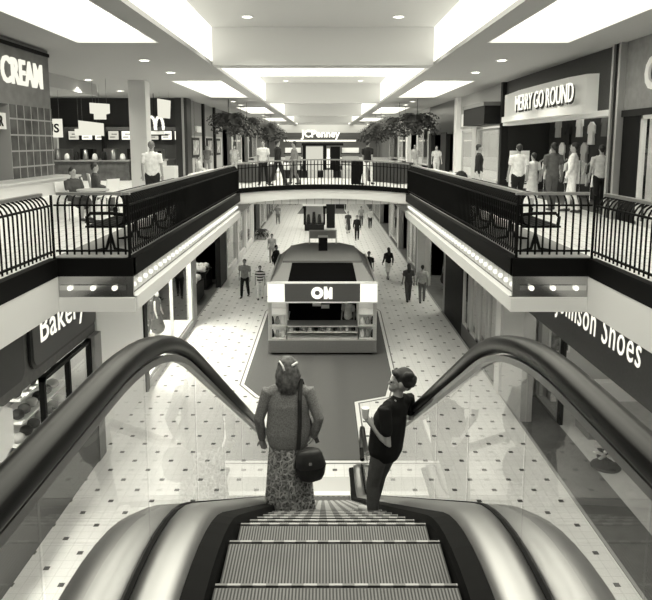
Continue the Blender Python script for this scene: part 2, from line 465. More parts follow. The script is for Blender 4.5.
# bakery window with goods
window(-XL, 11.2, .9, -XL, 13.6, 2.85, M_BLACK, (12.4,))
struct(BX(-5.2, 6, 0, -5.05, 14, .9).build('wall_left', mat(.12, .6)))
struct(BX(-5.22, 13.6, 0, -5.02, 14.0, 2.9).build('wall_left', mat(.25, .6)))
sh = thing('shelf_unit', 'white shelves of bread and cakes behind the bakery window', 'shelf', (-5.9, 12.4, 0))
for z in (1.0, 1.45, 1.9, 2.35): BX(-6.2, 11.3, z, -5.6, 13.5, z+.04).build('shelf', M_PAPER, sh)
BX(-6.25, 11.3, 0, -6.2, 13.5, 2.8).build('back_panel', M_PAPER, sh)
for i in range(26):
    z = (1.04, 1.49, 1.94, 2.39)[i % 4]; yy = 11.45 + .31*(i//4) + random.uniform(-.04, .04)
    o = MB().ball((-5.75, yy, z+.1), (.13, .12, .1), 10, 6).build('bread_loaf', (mat(.12, .7), mat(.5, .7), mat(.03, .6))[i % 3], smooth=True)
    tag(o, '%s loaf or cake on the %s bakery shelf' % (('dark brown', 'pale', 'black')[i % 3], ('lowest', 'second lowest', 'second highest', 'highest')[i % 4]) + ', %s in its row' % ('nearest', 'second', 'third', 'fourth', 'fifth', 'sixth', 'farthest')[i//4], 'loaf', 'bread on the bakery shelves')
# plain white wall
struct(BX(-5.35, 14.0, 0, -5.1, 17.6, ZS).build('wall_left', M_PAPER))
struct(BX(-5.38, 17.6, 0, -5.05, 17.9, ZS).build('wall_left', M_DARK))
# dress shop window 17.9-25
header(-1, XL, 17.9, 25.0, 3.3, ZS, M_MID)
interior(-1, XL, 9.3, 17.9, 25.0, 0, ZS, mat(.6, .8), 60.)
window(-XL, 18.0, .25, -XL, 24.3, 3.3, M_PAPER, (21.2,))
struct(BX(-5.3, 17.9, 0, -5.05, 24.4, .25).build('wall_left', M_LGREY))
struct(BX(-5.3, 24.3, 0, -5.05, 25.0, ZS).build('wall_left', mat(.4, .6)))
struct(BX(-7.4, 17.95, 0, -7.3, 24.9, 3.3).build('wall_left', mat(.5, .7)))
# shop 25-33 open, dark
header(-1, XL, 25.0, 33.0, 3.2, ZS, mat(.12, .6))
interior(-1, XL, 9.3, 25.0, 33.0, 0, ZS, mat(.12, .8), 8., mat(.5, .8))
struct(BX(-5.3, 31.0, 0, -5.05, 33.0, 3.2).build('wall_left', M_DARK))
# 33-45 white framed
header(-1, XL, 33.0, 46.0, 3.0, ZS, M_PAPER)
interior(-1, XL, 9.3, 33.0, 46.0, 0, ZS, mat(.6, .8), 9.)
for a, b in ((33.3, 37.2), (37.9, 41.4), (42.1, 45.6)): window(-XL, a, .3, -XL, b, 3.0, M_PAPER)
for a, b in ((33.0, 33.3), (37.2, 37.9), (41.4, 42.1), (45.6, 46.2)): struct(BX(-5.3, a, 0, -5.02, b, 3.0).build('wall_left', M_PAPER))
struct(BX(-5.25, 33, 0, -5.05, 46, .3).build('wall_left', M_PAPER))
# far lower shops both sides
def far_shops(s, X, z0, zt, spans, depth=3.5):
    for i, (a, b, v, kind) in enumerate(spans):
        header(s, X, a, b, z0+ (zt-z0)*.7, zt, mat(v, .6))
        interior(s, X, X+depth, a, b, z0, zt, mat(.4, .8), 7.)
        if kind == 'w': window(s*X, a+.4, z0+.3, s*X, b-.4, z0+(zt-z0)*.7, mat(v, .5), ((a+b)/2,))
        struct(BX(s*X, a, z0, s*(X+.3), a+.4, zt).build('wall_left' if s < 0 else 'wall_right', mat(min(.8, v*1.5+.1), .5)))
        struct(BX(s*X, b-.4, z0, s*(X+.3), b, zt).build('wall_left' if s < 0 else 'wall_right', mat(min(.8, v*1.3+.05), .5)))
far_shops(-1, XL, 0, ZS, [(46.2, 52, .05, 'o'), (52, 58, .6, 'w'), (58, 65, .1, 'w'), (65, 74, .5, 'w'), (74, 83.5, .15, 'o')])
# ---- lower right -------------------------------------------------------
header(1, 5.1, 4, 15.6, 2.95, ZS, mat(.042, .55, 0, .006, 20))
interior(1, 5.1, 9.5, 3, 17.4, 0, ZS, mat(.55, .8), 6.)
js = letters('shop_lettering', 'Johnson Shoes', .80, (5.096, 11.75, 3.5), -PI/2, emit(.85), bold=0., shear=.1, space=1.12, sx=.71, extrude=.004)  # glow put into the lettering to keep it pure white
tag(js, 'white brush lettering reading Johnson Shoes on a dark header', 'sign')
# end wall of shoe shop with pictures and pale pillars
struct(BX(6.0, 17.3, 0, 9.4, 17.4, 3.2).build('wall_right', mat(.6, .7)))
struct(BX(5.05, 15.6, 0, 5.35, 17.4, ZS).build('wall_right', mat(.42, .6)))
struct(BX(4.98, 17.4, 0, 5.3, 17.9, ZS).build('wall_right', mat(.62, .5)))
struct(BX(6.0, 15.4, 0, 6.08, 15.6, 2.95).build('wall_right', M_DARK))
window(6.04, 15.6, .0, 6.04, 17.3, 2.9, mat(.3, .4))
for i, x in enumerate((6.6, 7.4, 8.2)):
    t = thing('wall_picture', 'framed shoe picture on the shoe shop end wall, %s' % ('nearest the walkway', 'middle one', 'deepest in the shop')[i], 'picture', (x, 17.25, 1.3))
    BX(x-.3, 17.25, 1.3, x+.3, 17.3, 2.1).build('frame', M_WHITE, t)
    BX(x-.24, 17.24, 1.36, x+.24, 17.27, 2.04).build('print', mat(.2, .6, 0, .2, 6), t)
bc = tag(BX(6.3, 16.9, 0, 9.2, 17.2, .55).build('low_cabinet', M_PAPER), 'low white cabinet along the shoe shop end wall', 'cabinet')
# display box & rack
t = thing('display_bin', 'open square wooden display bin on the shoe shop floor', 'bin', (6.75, 15.0, 0))
MB().box(6.4,14.6,0,7.1,14.66,.75).box(6.4,15.34,0,7.1,15.4,.75).box(6.4,14.66,0,6.46,15.34,.75).box(7.04,14.66,0,7.1,15.34,.75).box(6.46,14.66,.4,7.04,15.34,.45).build('bin_body', mat(.14, .6), t)
for i in range(4):
    tag(MB().ball((6.6+.15*i, 14.85+.12*(i % 2), .54), (.06, .14, .07)).build('shoe', M_DARK if i % 2 else M_PAPER, smooth=True), 'shoe lying in the wooden display bin', 'shoe', 'shoes in the display bin')
t = thing('shoe_rack', 'round black revolving rack stacked with pale shoes', 'rack', (6.25, 13.3, 0))
MB().lathe([(.30, 0), (.32, .03), (.30, .06), (.05, .08)], (6.25, 13.3, 0), 24).build('base', M_BLACK, t)
MB().tube([(6.25, 13.3, .05), (6.25, 13.3, 1.25)], .03).build('pole', M_BLACK, t)
for i in range(6):
    MB().lathe([(.19, 0), (.2, .01), (.19, .02)], (6.25, 13.3, .22+.18*i), 16).build('tier', M_BLACK, t)
for i in range(6):
    for j in range(5):
        a = 2*PI*j/5 + i*.4
        sh_ = MB().limb([(0, -.10, .035), (0, 0, .04), (0, .10, .03)], [(.035, .04), (.03, .035), (.04, .025)], 8).build('shoe', M_PAPER if (i+j) % 3 else mat(.5), smooth=True)
        sh_.location = (6.25+.15*math.cos(a), 13.3+.15*math.sin(a), .24+.18*i); sh_.rotation_euler = (0, 0, a-PI/2)
        tag(sh_, 'pale shoe on the round revolving rack', 'shoe', 'shoes on the revolving rack')
# dark shop 17.9-26
header(1, 5.1, 17.9, 26.2, 2.8, ZS, M_DARK)
interior(1, 5.1, 9.0, 17.9, 26.2, 0, ZS, mat(.15, .8), 1.5)
struct(BX(5.1, 17.9, 0, 5.25, 26.2, .55).build('wall_right', mat(.02, .4)))
for a, b in ((18.3, 19.2), (19.5, 20.4), (20.7, 21.6), (21.9, 22.8)):
    window(5.15, a, .55, 5.15, b, 2.75, M_LGREY)
    struct(BX(5.45, a-.1, .55, 5.5, b+.1, 2.75).build('wall_right', mat(.55, .8)))
struct(BX(5.1, 22.9, 0, 5.3, 26.2, 2.8).build('wall_right', M_BLACK))
# clothes shop 26.2-34
header(1, 5.1, 26.2, 34.0, 3.3, ZS, M_MID)
interior(1, 5.1, 9.3, 26.2, 34.0, 0, ZS, mat(.65, .8), 10.)
struct(BX(5.1, 26.2, 0, 5.4, 26.6, ZS).build('wall_right', mat(.3, .5)))
struct(BX(5.1, 31.5, 0, 5.4, 34.0, 3.3).build('wall_right', mat(.5, .5)))
far_shops(1, 5.1, 0, ZS, [(34, 38, .55, 'w'), (38, 43, .12, 'o'), (43, 49, .6, 'w'), (49, 57, .08, 'o'), (57, 66, .4, 'w'), (66, 83.5, .08, 'o')])

# ---- upper right -------------------------------------------------------
XR = 7.0
header(1, XR, 3, 15.2, U+2.55, ZC, mat(.26, .6, 0, .03, 5))
struct(BX(6.95, 3, U+2.4, 7.15, 15.2, U+2.55).build('trim_9', M_DARK))
interior(1, XR, 10.5, 3, 15.3, U, ZC, mat(.6, .8), 14.)
window(XR, 9.0, U, XR, 14.2, U+2.4, M_LGREY, (12.5,))
struct(BX(6.98, 14.2, U, 7.15, 15.1, U+2.45).build('wall_right', M_BLACK))
l_ = letters('shop_lettering', 'G', .95, (6.93, 13.15, U+2.95), -PI/2, M_PAPER, bold=.03)
l_.location.y = 13.75
tag(l_, 'large white rounded letter cut off at the right edge of the picture', 'sign')
# metal pilaster
for y_, v in ((15.15, .5), (15.5, .5)):
    struct(BX(6.85, y_, U, 7.15, y_+.1, ZC).build('trim_10', mat(v, .35, .6)))
struct(BX(6.9, 15.25, U, 7.15, 15.5, ZC).build('trim_10', M_DARK))
# record shop / clothes shop fascia 15.6-25
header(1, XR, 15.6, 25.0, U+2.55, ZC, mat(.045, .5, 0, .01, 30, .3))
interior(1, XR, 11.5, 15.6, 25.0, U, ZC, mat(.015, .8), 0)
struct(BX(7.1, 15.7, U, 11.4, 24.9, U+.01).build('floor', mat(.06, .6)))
pts = [(7.0, 16.6), (6.75, 16.75), (6.6, 17.6), (6.55, 19.6), (6.55, 21.8), (6.75, 24.2), (7.0, 24.8)]
sgn = thing('shop_sign', 'curved pale sign band with white letters reading MERRY GO ROUND', 'sign', (6.7, 21, U+2.7))
MB().prism(pts, 'z', U+2.75, U+3.55).build('sign_band', mat(.85, .5), sgn)
MB().prism([(x-.1 if x < 7 else x, y) for x, y in pts], 'z', U+2.55, U+2.75).build('lower_band', M_PAPER, sgn)
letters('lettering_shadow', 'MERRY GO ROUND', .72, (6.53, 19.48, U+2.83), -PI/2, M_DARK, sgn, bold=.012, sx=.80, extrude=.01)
letters('lettering', 'MERRY GO ROUND', .72, (6.47, 19.42, U+2.87), -PI/2, emit(.95), sgn, bold=0., sx=.80, extrude=.01)
struct(BX(6.9, 15.7, U+2.45, 7.2, 25.0, U+2.6).build('trim_11', M_PAPER))
for i, yy in enumerate((16.6, 17.9, 19.3, 21.0, 22.6, 24.0)):
    t = thing('spotlight', 'small bright spotlight above the clothes displays, %s from the entrance side' % ('first', 'second', 'third', 'fourth', 'fifth', 'sixth')[i], 'spotlight', (8.1+.3*(i % 2), yy, U+2.78), 0, 'spotlights in the clothes shop')
    MB().lathe([(.03, -.12), (.1, -.05), (.09, 0)], (8.1+.3*(i % 2), yy, U+2.9), 12).build('lamp', emit(6.), t)
    MB().tube([(8.1+.3*(i % 2), yy, U+2.9), (8.1+.3*(i % 2), yy, ZC)], .012, 5).build('stem', M_DARK, t)
tag(BX(7.9, 19.0, ZC-.06, 9.2, 22.0, ZC-.03).build('ceiling_light', emit(2.2)), 'long ceiling panel light inside the clothes shop', 'ceiling light')
struct(BX(6.85, 24.9, U, 7.1, 25.15, ZC).build('trim_10', M_DARK))
# light-front shop 25.1-33
header(1, XR, 25.1, 33.0, U+2.5, ZC, mat(.42, .6))
interior(1, XR, 10.5, 25.1, 33.0, U, ZC, mat(.75, .8), 6.)
window(XR, 25.6, U+.2, XR, 29.2, U+2.4, M_LGREY); window(XR, 30.0, U+.2, XR, 32.4, U+2.4, M_LGREY)
struct(BX(6.9, 29.2, U, 7.2, 30.0, U+2.5).build('wall_right', mat(.5, .6)))
t = thing('shop_awning', 'dark boxed awning over a shop beside the MERRY GO ROUND sign', 'awning', (6.5, 27.3, U+2.55))
BX(6.3, 25.4, U+2.55, 6.99, 29.15, U+3.25).build('awning_box', M_DARK, t)
BX(6.25, 25.35, U+3.25, 6.99, 29.15, U+3.4).build('awning_top', mat(.18, .5), t)
for i, yy in enumerate((30.2, 31.7)):
    t = thing('shop_sign', 'white rectangular sign board over the pale shop, %s one' % ('nearer', 'farther')[i], 'sign', (6.9, yy, U+2.6))
    BX(6.88, yy-.6, U+2.6, 6.98, yy+.6, U+3.2).build('board', M_PAPER, t)
struct(BX(6.8, 33.0, U, 7.15, 33.7, ZC).build('wall_right', M_PAPER))
# dark shops further
header(1, XR, 33.7, 42.5, U+2.3, ZC, mat(.03, .3))
interior(1, XR, 10.5, 33.7, 42.5, U, ZC, mat(.2, .8), 3.)
struct(BX(6.95, 36.6, U, 7.2, 38.2, U+2.4).build('wall_right', M_DARK)); struct(BX(6.95, 41.5, U, 7.2, 42.5, U+2.4).build('wall_right', M_DARK))
far_shops(1, XR, U, ZC, [(42.5, 48, .6, 'w'), (48, 54, .5, 'o'), (54, 60, .65, 'w'), (60, 68, .3, 'w'), (68, 83.5, .1, 'o')])

# ---- upper left --------------------------------------------------------
XI = 6.9
header(-1, XI, 4, 16.5, U+2.65, ZC-.02, mat(.2, .8, 0, .02, 5, .2), .3)
struct(BX(-6.86, 4, ZC-.18, -6.95, 16.5, ZC-.1).build('trim_9', M_BLACK))
interior(-1, XI+.2, 11.5, 4, 16.45, U, ZC, mat(.08, .8), 2.)
struct(BX(-7.25, 14.25, U+.9, -6.88, 16.5, U+2.65).build('wall_left', grid_mat(.03, .10, .32, .36, .36, .05, .7, 'yz', (14.25, U+.9))))
cs = letters('shop_lettering', 'CREAM', .80, (-6.88, 15.05, U+3.12), PI/2, emit(.75), bold=.014, space=1.0, extrude=.02, sx=.79)  # glow put into the letters so they stand out from the header
tag(cs, 'raised white capital letters reading CREAM on a grey header', 'sign')
ct = thing('ice_cream_counter', 'stepped white counter below the grey CREAM header', 'counter', (-6.6, 13, U))
BX(-6.88, 9.5, U, -6.2, 16.5, U+.6).build('counter_base', M_PAPER, ct)
BX(-6.9, 9.5, U+.6, -6.3, 16.55, U+.95).build('counter_body', mat(.7, .5), ct)
BX(-6.92, 9.5, U+.95, -6.25, 16.6, U+1.0).build('counter_top', mat(.6, .3), ct)
t = thing('menu_sign', 'small white lettered sign in the opening under the CREAM header', 'sign', (-6.95, 13.9, U+2.1))
BX(-6.98, 13.45, U+2.1, -6.93, 14.2, U+2.45).build('board', M_PAPER, t)
letters('lettering', 'OR', .3, (-6.915, 13.82, U+2.17), PI/2, M_DARK, t, extrude=.005, bold=.01)
# food court: back wall at y 34.5, side wall x -14
struct(BX(-15, 16.4, U, -14.8, 36, ZC).build('wall_left', mat(.25, .8)))
struct(BX(-15, 16.35, U, -7.2, 16.5, ZC).build('wall_left', mat(.3, .8)))
struct(BX(-14.8, 36.2, U, -7.2, 36.4, ZC).build('wall_back', mat(.08, .7)))
struct(BX(-14.8, 33.6, U+2.75, -7.25, 33.75, ZC).build('wall_back', mat(.028, .5)))
struct(BX(-14.8, 33.55, U+2.62, -7.25, 33.6, U+2.75).build('trim_9', mat(.02, .4)))
struct(BX(-7.6, 33.4, U, -7.0, 34.4, ZC).build('wall_left', mat(.035, .5)))
struct(BX(-7.25, 33.3, U, -7.15, 33.4, ZC).build('trim_10', mat(.4, .4)))
struct(BX(-12.3, 35.9, U+.9, -12.1, 36.1, U+2.7).build('wall_back', M_DARK))
# dropped soffit over the food court (pale, stepped)
struct(BX(-14.8, 16.5, ZC-.45, -9.0, 26, ZC).build('ceiling', M_CEIL))
fc = thing('service_counter', 'long brown panelled serving counter in the food court', 'counter', (-10.9, 31.0, U))
BX(-14.5, 31.0, U, -9.35, 31.7, U+.92).build('counter_body', wood_mat(.07, .13), fc)
BX(-14.5, 30.9, U+.92, -9.3, 31.8, U+.98).build('counter_top', mat(.3, .3), fc)
mc = thing('service_counter', 'pale serving counter under the white arched M sign', 'counter', (-8.4, 31.0, U))
BX(-9.1, 31.0, U, -7.7, 31.7, U+.95).build('counter_body', mat(.6, .5), mc)
BX(-9.15, 30.95, U+.95, -7.65, 31.8, U+1.02).build('counter_top', mat(.3, .3), mc)
for i in range(9):
    x = -13.9 + .74*i; lab = 'rectangular menu board above the food court kitchens, %s from the left' % ('first second third fourth fifth sixth seventh eighth ninth'.split()[i])
    t = thing('menu_board', lab, 'menu board', (x, 36.1, U+1.95), 0, 'lit menu boards')
    BX(x-.32, 36.1, U+1.95, x+.32, 36.2, U+2.5).build('frame', M_DARK, t)
    BX(x-.28, 36.08, U+1.99, x+.28, 36.1, U+2.46).build('lit_panel', emit(1.0 if i % 3 else .5), t)
    MB().box(x-.2, 36.065, U+2.1, x+.1, 36.08, U+2.16).box(x-.1, 36.065, U+2.26, x+.2, 36.08, U+2.32).build('print', M_MID, t)
for i in range(14):
    x = -13.8 + .45*i
    o = MB().lathe([(.12, 0), (.14, .1), (.1, .28+.1*(i % 3)), (.03, .32+.1*(i % 3))], (x, 31.35, U+.98 if x < -9.3 else U+1.02), 10).build('jar', (M_PAPER, M_DARK, M_STEEL)[i % 3], smooth=True)
    tag(o, '%s at the %s of the food court counters' % (('white jar', 'dark jar', 'steel dispenser')[i % 3], 'left' if i < 7 else 'right') + ', item %s from the left' % ('one two three four five six seven eight nine ten eleven twelve thirteen fourteen'.split()[i]), 'jar', 'items on the serving counters')
kit = thing('kitchen_equipment', 'dark kitchen cabinets with steel hoods behind the serving counters', 'kitchen unit', (-11, 34.5, U))
BX(-14.5, 34.2, U, -7.9, 35.0, U+.95).build('cabinet', mat(.12, .5), kit)
for i in range(5): BX(-14.2+1.25*i, 34.4, U+.95, -13.5+1.25*i, 34.9, U+1.5).build('appliance', (mat(.4, .3, .8), M_DARK)[i % 2], kit)
for i, (x, y) in enumerate(((-9.0, 29.0), (-12.0, 29.0), (-8.6, 24.0))):  # extra lamps added to brighten the food court and its signs
    downlight(x, y, ZC - (.45 if x < -9 and y < 26 else 0), 'added round downlight over the food court, %s' % ('nearest the arched M sign', 'over the brown counter', 'nearest the column')[i], 'added food court downlights', 350)
for i in range(3):
    tag(BX(-13.6+2.3*i, 35.0, ZC-.06, -12.2+2.3*i, 35.8, ZC-.03).build('ceiling_light', emit(12.)), 'kitchen ceiling light panel behind the food court fascia', 'ceiling light', 'kitchen ceiling panels')
# arches sign (white M)
mm = thing('arches_sign', 'white double-arch M sign on a dark panel in the food court', 'sign', (-7.95, 30.5, U+2.2))
def arch(cx, w_, h_, z0):
    p = []
    for i in range(15):
        a = PI*i/14; p.append((cx - w_*math.cos(a), z0 + h_*math.sin(a)**.75))
    return p
ar = MB()
for cx in (-8.05, -7.67):
    q = arch(cx, .18, .62, U+2.4)
    for i in range(14):
        ar.tube([(q[i][0], 30.42, q[i][1]), (q[i+1][0], 30.42, q[i+1][1])], (.08, .05), 6)
ar.build('double_arch', emit(1.0), mm)
BX(-8.42, 30.45, U+2.2, -7.48, 30.55, U+2.36).build('base_bar', M_PAPER, mm)
BX(-8.9, 30.5, U+2.14, -7.3, 30.6, U+2.2).build('panel', M_DARK, mm)
MB().tube([(-7.95, 30.55, U+2.3), (-7.95, 30.55, ZC)], .02).build('hanger_rod', M_DARK, mm)
# hanging paper signs, with a glow put into the boards to whiten them
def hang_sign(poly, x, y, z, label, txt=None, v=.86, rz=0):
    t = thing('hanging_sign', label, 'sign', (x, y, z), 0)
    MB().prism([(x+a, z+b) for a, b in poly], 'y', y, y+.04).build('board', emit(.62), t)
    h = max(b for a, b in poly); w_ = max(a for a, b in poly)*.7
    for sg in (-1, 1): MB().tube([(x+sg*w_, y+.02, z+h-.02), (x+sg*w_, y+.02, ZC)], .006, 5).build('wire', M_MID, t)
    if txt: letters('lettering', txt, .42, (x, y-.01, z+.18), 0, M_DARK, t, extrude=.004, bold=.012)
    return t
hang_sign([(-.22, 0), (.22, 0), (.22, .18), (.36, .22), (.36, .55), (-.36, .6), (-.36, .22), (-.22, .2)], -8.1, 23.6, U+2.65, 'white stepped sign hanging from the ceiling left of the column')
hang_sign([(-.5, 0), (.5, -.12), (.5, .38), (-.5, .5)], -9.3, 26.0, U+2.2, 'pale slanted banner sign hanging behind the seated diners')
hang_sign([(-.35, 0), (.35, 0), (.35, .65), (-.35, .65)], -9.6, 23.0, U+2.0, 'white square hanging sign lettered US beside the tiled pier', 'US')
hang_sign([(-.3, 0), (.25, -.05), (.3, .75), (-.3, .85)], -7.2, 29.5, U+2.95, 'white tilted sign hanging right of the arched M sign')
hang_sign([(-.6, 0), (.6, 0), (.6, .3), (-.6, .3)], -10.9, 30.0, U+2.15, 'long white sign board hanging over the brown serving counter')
# column
struct(BX(-7.25, 24.3, U, -6.62, 24.95, ZC).build('wall_column', mat(.62, .7))); 
# left shops beyond
header(-1, 7.2, 34.4, 46, U+2.2, ZC, mat(.24, .6))
struct(BX(-7.35, 34.4, U, -7.2, 46, U+2.2).build('wall_left', mat(.5, .7)))
for i, (a, b) in enumerate(((35.2, 37.4), (39.8, 41.8), (43.2, 45.0))):
    t = thing('wall_poster', 'framed dark poster on the pale upper left wall, %s one' % ('nearest', 'middle', 'farthest')[i], 'poster', (-7.15, a, U+1.1))
    BX(-7.2, a, U+1.0, -7.14, b, U+2.1).build('frame', M_DARK, t)
    BX(-7.15, a+.3, U+1.15, -7.12, b-.3, U+1.95).build('print', mat(.4, .5, 0, .3, 4), t)
t = thing('shop_sign', 'small white lit sign above the framed posters at upper left', 'sign', (-7.1, 36.8, U+2.4))
BX(-7.19, 36.3, U+2.4, -7.05, 37.6, U+2.75).build('board', M_PAPER, t)
for yy in (34.45, 38.5, 42.4): struct(BX(-7.3, yy, U, -7.05, yy+.3, ZC).build('trim_10', M_DARK))
far_shops(-1, 7.2, U, ZC, [(46, 51, .05, 'o'), (51, 57, .6, 'w'), (57, 62, .1, 'o'), (62, 70, .5, 'w'), (70, 83.5, .1, 'o')])

# ---- far end of the upper level ---------------------------------------
struct(BX(-7, 82.6, U+3.1, 7, 82.8, ZC).build('wall_back', mat(.5, .8)))
struct(BX(-7, 82.5, U+2.5, 7, 82.6, U+3.1).build('wall_back', mat(.06, .6)))
struct(BX(-7, 83.4, U, 7, 83.5, ZC).build('wall_back', mat(.12, .6)))
t = letters('store_lettering', 'JCPenney', 1.25, (-.3, 82.46, U+2.55), 0, emit(1.6), bold=.03, extrude=.05)
tag(t, 'glowing white store name JCPenney at the far end of the upper walkway', 'sign')
tag(BX(-5, 82.45, U+2.0, 4.2, 82.7, U+2.2).build('light_strip', emit(1.2)), 'thin bright light strip below the JCPenney lettering', 'light')
struct(BX(-3.1, 76, ZS, 3.1, 84, U).build('floor', M_UTILE))

# ================================================= RAILINGS
def baluster_mesh():
    mb = MB(); w_ = .011; t = .016
    pts = [(0, .06), (0, .80), (.015, .87), (.05, .93), (.10, .97), (.14, .985)]
    mb.tube([(p[0], 0, p[1]) for p in pts], [(.0145, .017)]*len(pts), 4)
    me = bpy.data.meshes.new('baluster'); me.from_pydata(mb.v, [], mb.f); me.materials.append(M_BLACK); return me
BAL = baluster_mesh()
def railing(label, p0, p1, inward, n, z=U, zf=lambda t: 0., stuff_after=100, group='balcony railings'):
    """p0,p1: xy ends of the bar line; inward: rotation of the bar's lean"""
    root = thing('railing', label, 'railing', ((p0[0]+p1[0])/2, (p0[1]+p1[1])/2, z), 0, group)
    P0 = Vector((*p0, z)); P1 = Vector((*p1, z)); d = (P1-P0); L = d.length; d.normalize()
    off = Vector((math.cos(inward), math.sin(inward), 0))
    def run(o, zz, wx, wz, name, m, seg=14):
        mb = MB(); pts = [P0.lerp(P1, i/seg) + off*o + Vector((0, 0, zz+zf(i/seg))) for i in range(seg+1)]
        side = Vector((-d.y, d.x, 0))
        vs = []; fs = []
        for p in pts: vs += [p-side*wx-Vector((0,0,wz)), p+side*wx-Vector((0,0,wz)), p+side*wx+Vector((0,0,wz)), p-side*wx+Vector((0,0,wz))]
        for i in range(seg):
            for k in range(4): fs.append((4*i+k, 4*i+(k+1) % 4, 4*i+4+(k+1) % 4, 4*i+4+k))
        fs += [(3, 2, 1, 0), (4*seg, 4*seg+1, 4*seg+2, 4*seg+3)]
        return mb.add(vs, fs).build(name, m, root)
    run(.15, 1.01, .045, .022, 'handrail', mat(.42, .3, .7))
    run(0, .84, .018, .014, 'upper_bar', M_BLACK)
    run(0, .12, .018, .014, 'bottom_bar', M_BLACK)
    rest = []
    for i in range(n):
        t = (i+.5)/n; p = P0.lerp(P1, t) + Vector((0, 0, zf(t)))
        if i < stuff_after:
            b = bpy.data.objects.new('baluster', BAL); COL.objects.link(b); b.parent = root
            b.location = p - Vector(root.location); b.rotation_euler = (0, 0, inward)
        else: rest.append(p)
    if rest:
        mb = MB(); c, s_ = math.cos(inward), math.sin(inward)
        for p in rest: mb.add([(p.x+v.co.x*c-v.co.y*s_, p.y+v.co.x*s_+v.co.y*c, p.z+v.co.z) for v in BAL.vertices], [tuple(f.vertices) for f in BAL.polygons])
        o = mb.build('balusters', M_BLACK, root); o['kind'] = 'stuff'
    return root
for s, nm in ((-1, 'left'), (1, 'right')):
    inw = PI if s < 0 else 0
    railing('black railing with curled bars beside the %s gallery, nearest the camera' % nm, (s*4.22, 3.0), (s*4.22, 9.85), inw, 54)
    railing('short black railing facing the camera at the corner of the %s gallery' % nm, (s*4.2, 9.94), (s*3.05, 9.94), PI/2, 10)
    railing('long black railing along the %s gallery above the row of globe bulbs' % nm, (s*3.05, 9.98), (s*3.05, 22.95), inw, 103)
    # corner posts
    tag(MB().tube([(s*3.05, 9.95, U), (s*3.05, 9.95, U+1.0)], .022, 8).build('corner_post', M_BLACK), 'black corner post at the inner corner of the %s gallery railing' % nm, 'post')
    tag(MB().tube([(s*4.22, 9.9, U), (s*4.22, 9.9, U+1.0)], .022, 8).build('corner_post', M_BLACK), 'black corner post at the outer corner of the %s gallery railing' % nm, 'post')
railing('black bridge railing crossing the mall above the white arched fascia', (-3.1, 23.02), (3.1, 23.02), PI/2, 50, U+.04, lambda t: .16*(1-(2*t-1)**2), group=None)
# globe bulbs
for s, nm in ((-1, 'left'), (1, 'right')):
    root = thing('bulb_strip', 'row of round white bulbs under the edge of the %s gallery' % nm, 'light fitting', (s*3.1, 16.4, 4.7))
    BX(s*3.09, 10.0, 4.68, s*3.13, 22.9, 4.70).build('mounting_rail', M_MID, root)
    g = None; hold = MB()
    for i in range(38):
        yy = 10.15 + .34*i
        if g is None:
            g = MB().ball((s*3.06, yy, 4.84), .042, 12, 8).build('globe_bulb', emit(1.0), root, True)
        else:
            c = g.copy(); COL.objects.link(c); c.location = (0, .34*i, 0)
        hold.tube([(s*3.13, yy, 4.84), (s*3.10, yy, 4.84)], .025, 8)
    hold.build('bulb_sockets', M_DARK, root)
    root2 = thing('bulb_strip', 'three round bulbs standing in for reflections on the camera-facing return of the %s gallery edge' % nm, 'light fitting', (s*3.6, 9.86, 4.7))
    for x in (3.28, 3.62, 3.98): MB().ball((s*x, 9.84, 4.84), .042, 12, 8).build('globe_bulb', emit(1.1), root2, True)  # globes added in place of bulb reflections in the mirror band
    BX(s*3.1, 9.865, 4.8, s*4.15, 9.9, 4.88).build('mounting_rail', M_CHROME, root2)

# ================================================= ESCALATOR
XC = .055; SL = math.tan(R(30)); YT = 2.8; YB = YT + U/SL
def zpath(y, Rr=2.0):
    a = YT - Rr*math.tan(R(15)); b = a + Rr*.5
    c = YB - Rr*math.tan(R(15))*math.cos(R(30)); e = c + Rr*.5
    if y <= a: return U
    if y <= b: return U - (Rr - math.sqrt(Rr*Rr-(y-a)**2))
    if y <= c: return U - (y-YT)*SL
    if y <= e: return Rr - math.sqrt(max(0, Rr*Rr-(e-y)**2))
    return 0.
def route(y0, y1, dz, Rr=2.0, n=90): return [(y0+(y1-y0)*i/n, zpath(y0+(y1-y0)*i/n, Rr)+dz) for i in range(n+1)]
esc = thing('escalator', 'descending escalator with glass sides, black handrails and steel decks', 'escalator', (XC, 7.0, 0))
M_STEP = step_mat(); M_LIP = lip_mat()
for k in range(26):
    yk = 2.02 + .4*k; zk = zpath(yk); z2 = zpath(yk+.4)
    mb = BX(XC-.5, yk-.4, zk-.05, XC+.5, yk-.025, zk); 
    if zk - z2 > .01: mb.box(XC-.5, yk-.03, z2-.03, XC+.5, yk-.012, zk-.02)
    o = mb.build('step', M_STEP, esc)
    l = BX(XC-.5, yk-.012, zk-.02, XC+.5, yk, zk+.002).build('step_edge', M_LIP, None)
    l.parent = o; l.location = Vector(l.location) - WL(esc)
BX(XC-.55, 12.2, -.02, XC+.55, 12.85, .02).build('landing_plate', mat(.5, .35, .8), esc)
BX(XC-.5, 12.1, -.01, XC+.5, 12.25, .035).build('comb_plate', mat(.7, .3, .9), esc)
BX(XC-.6, -1, U, XC+.6, 1.6, U+.01).build('landing_plate', mat(.5, .35, .8), esc)
HY1 = 13.05
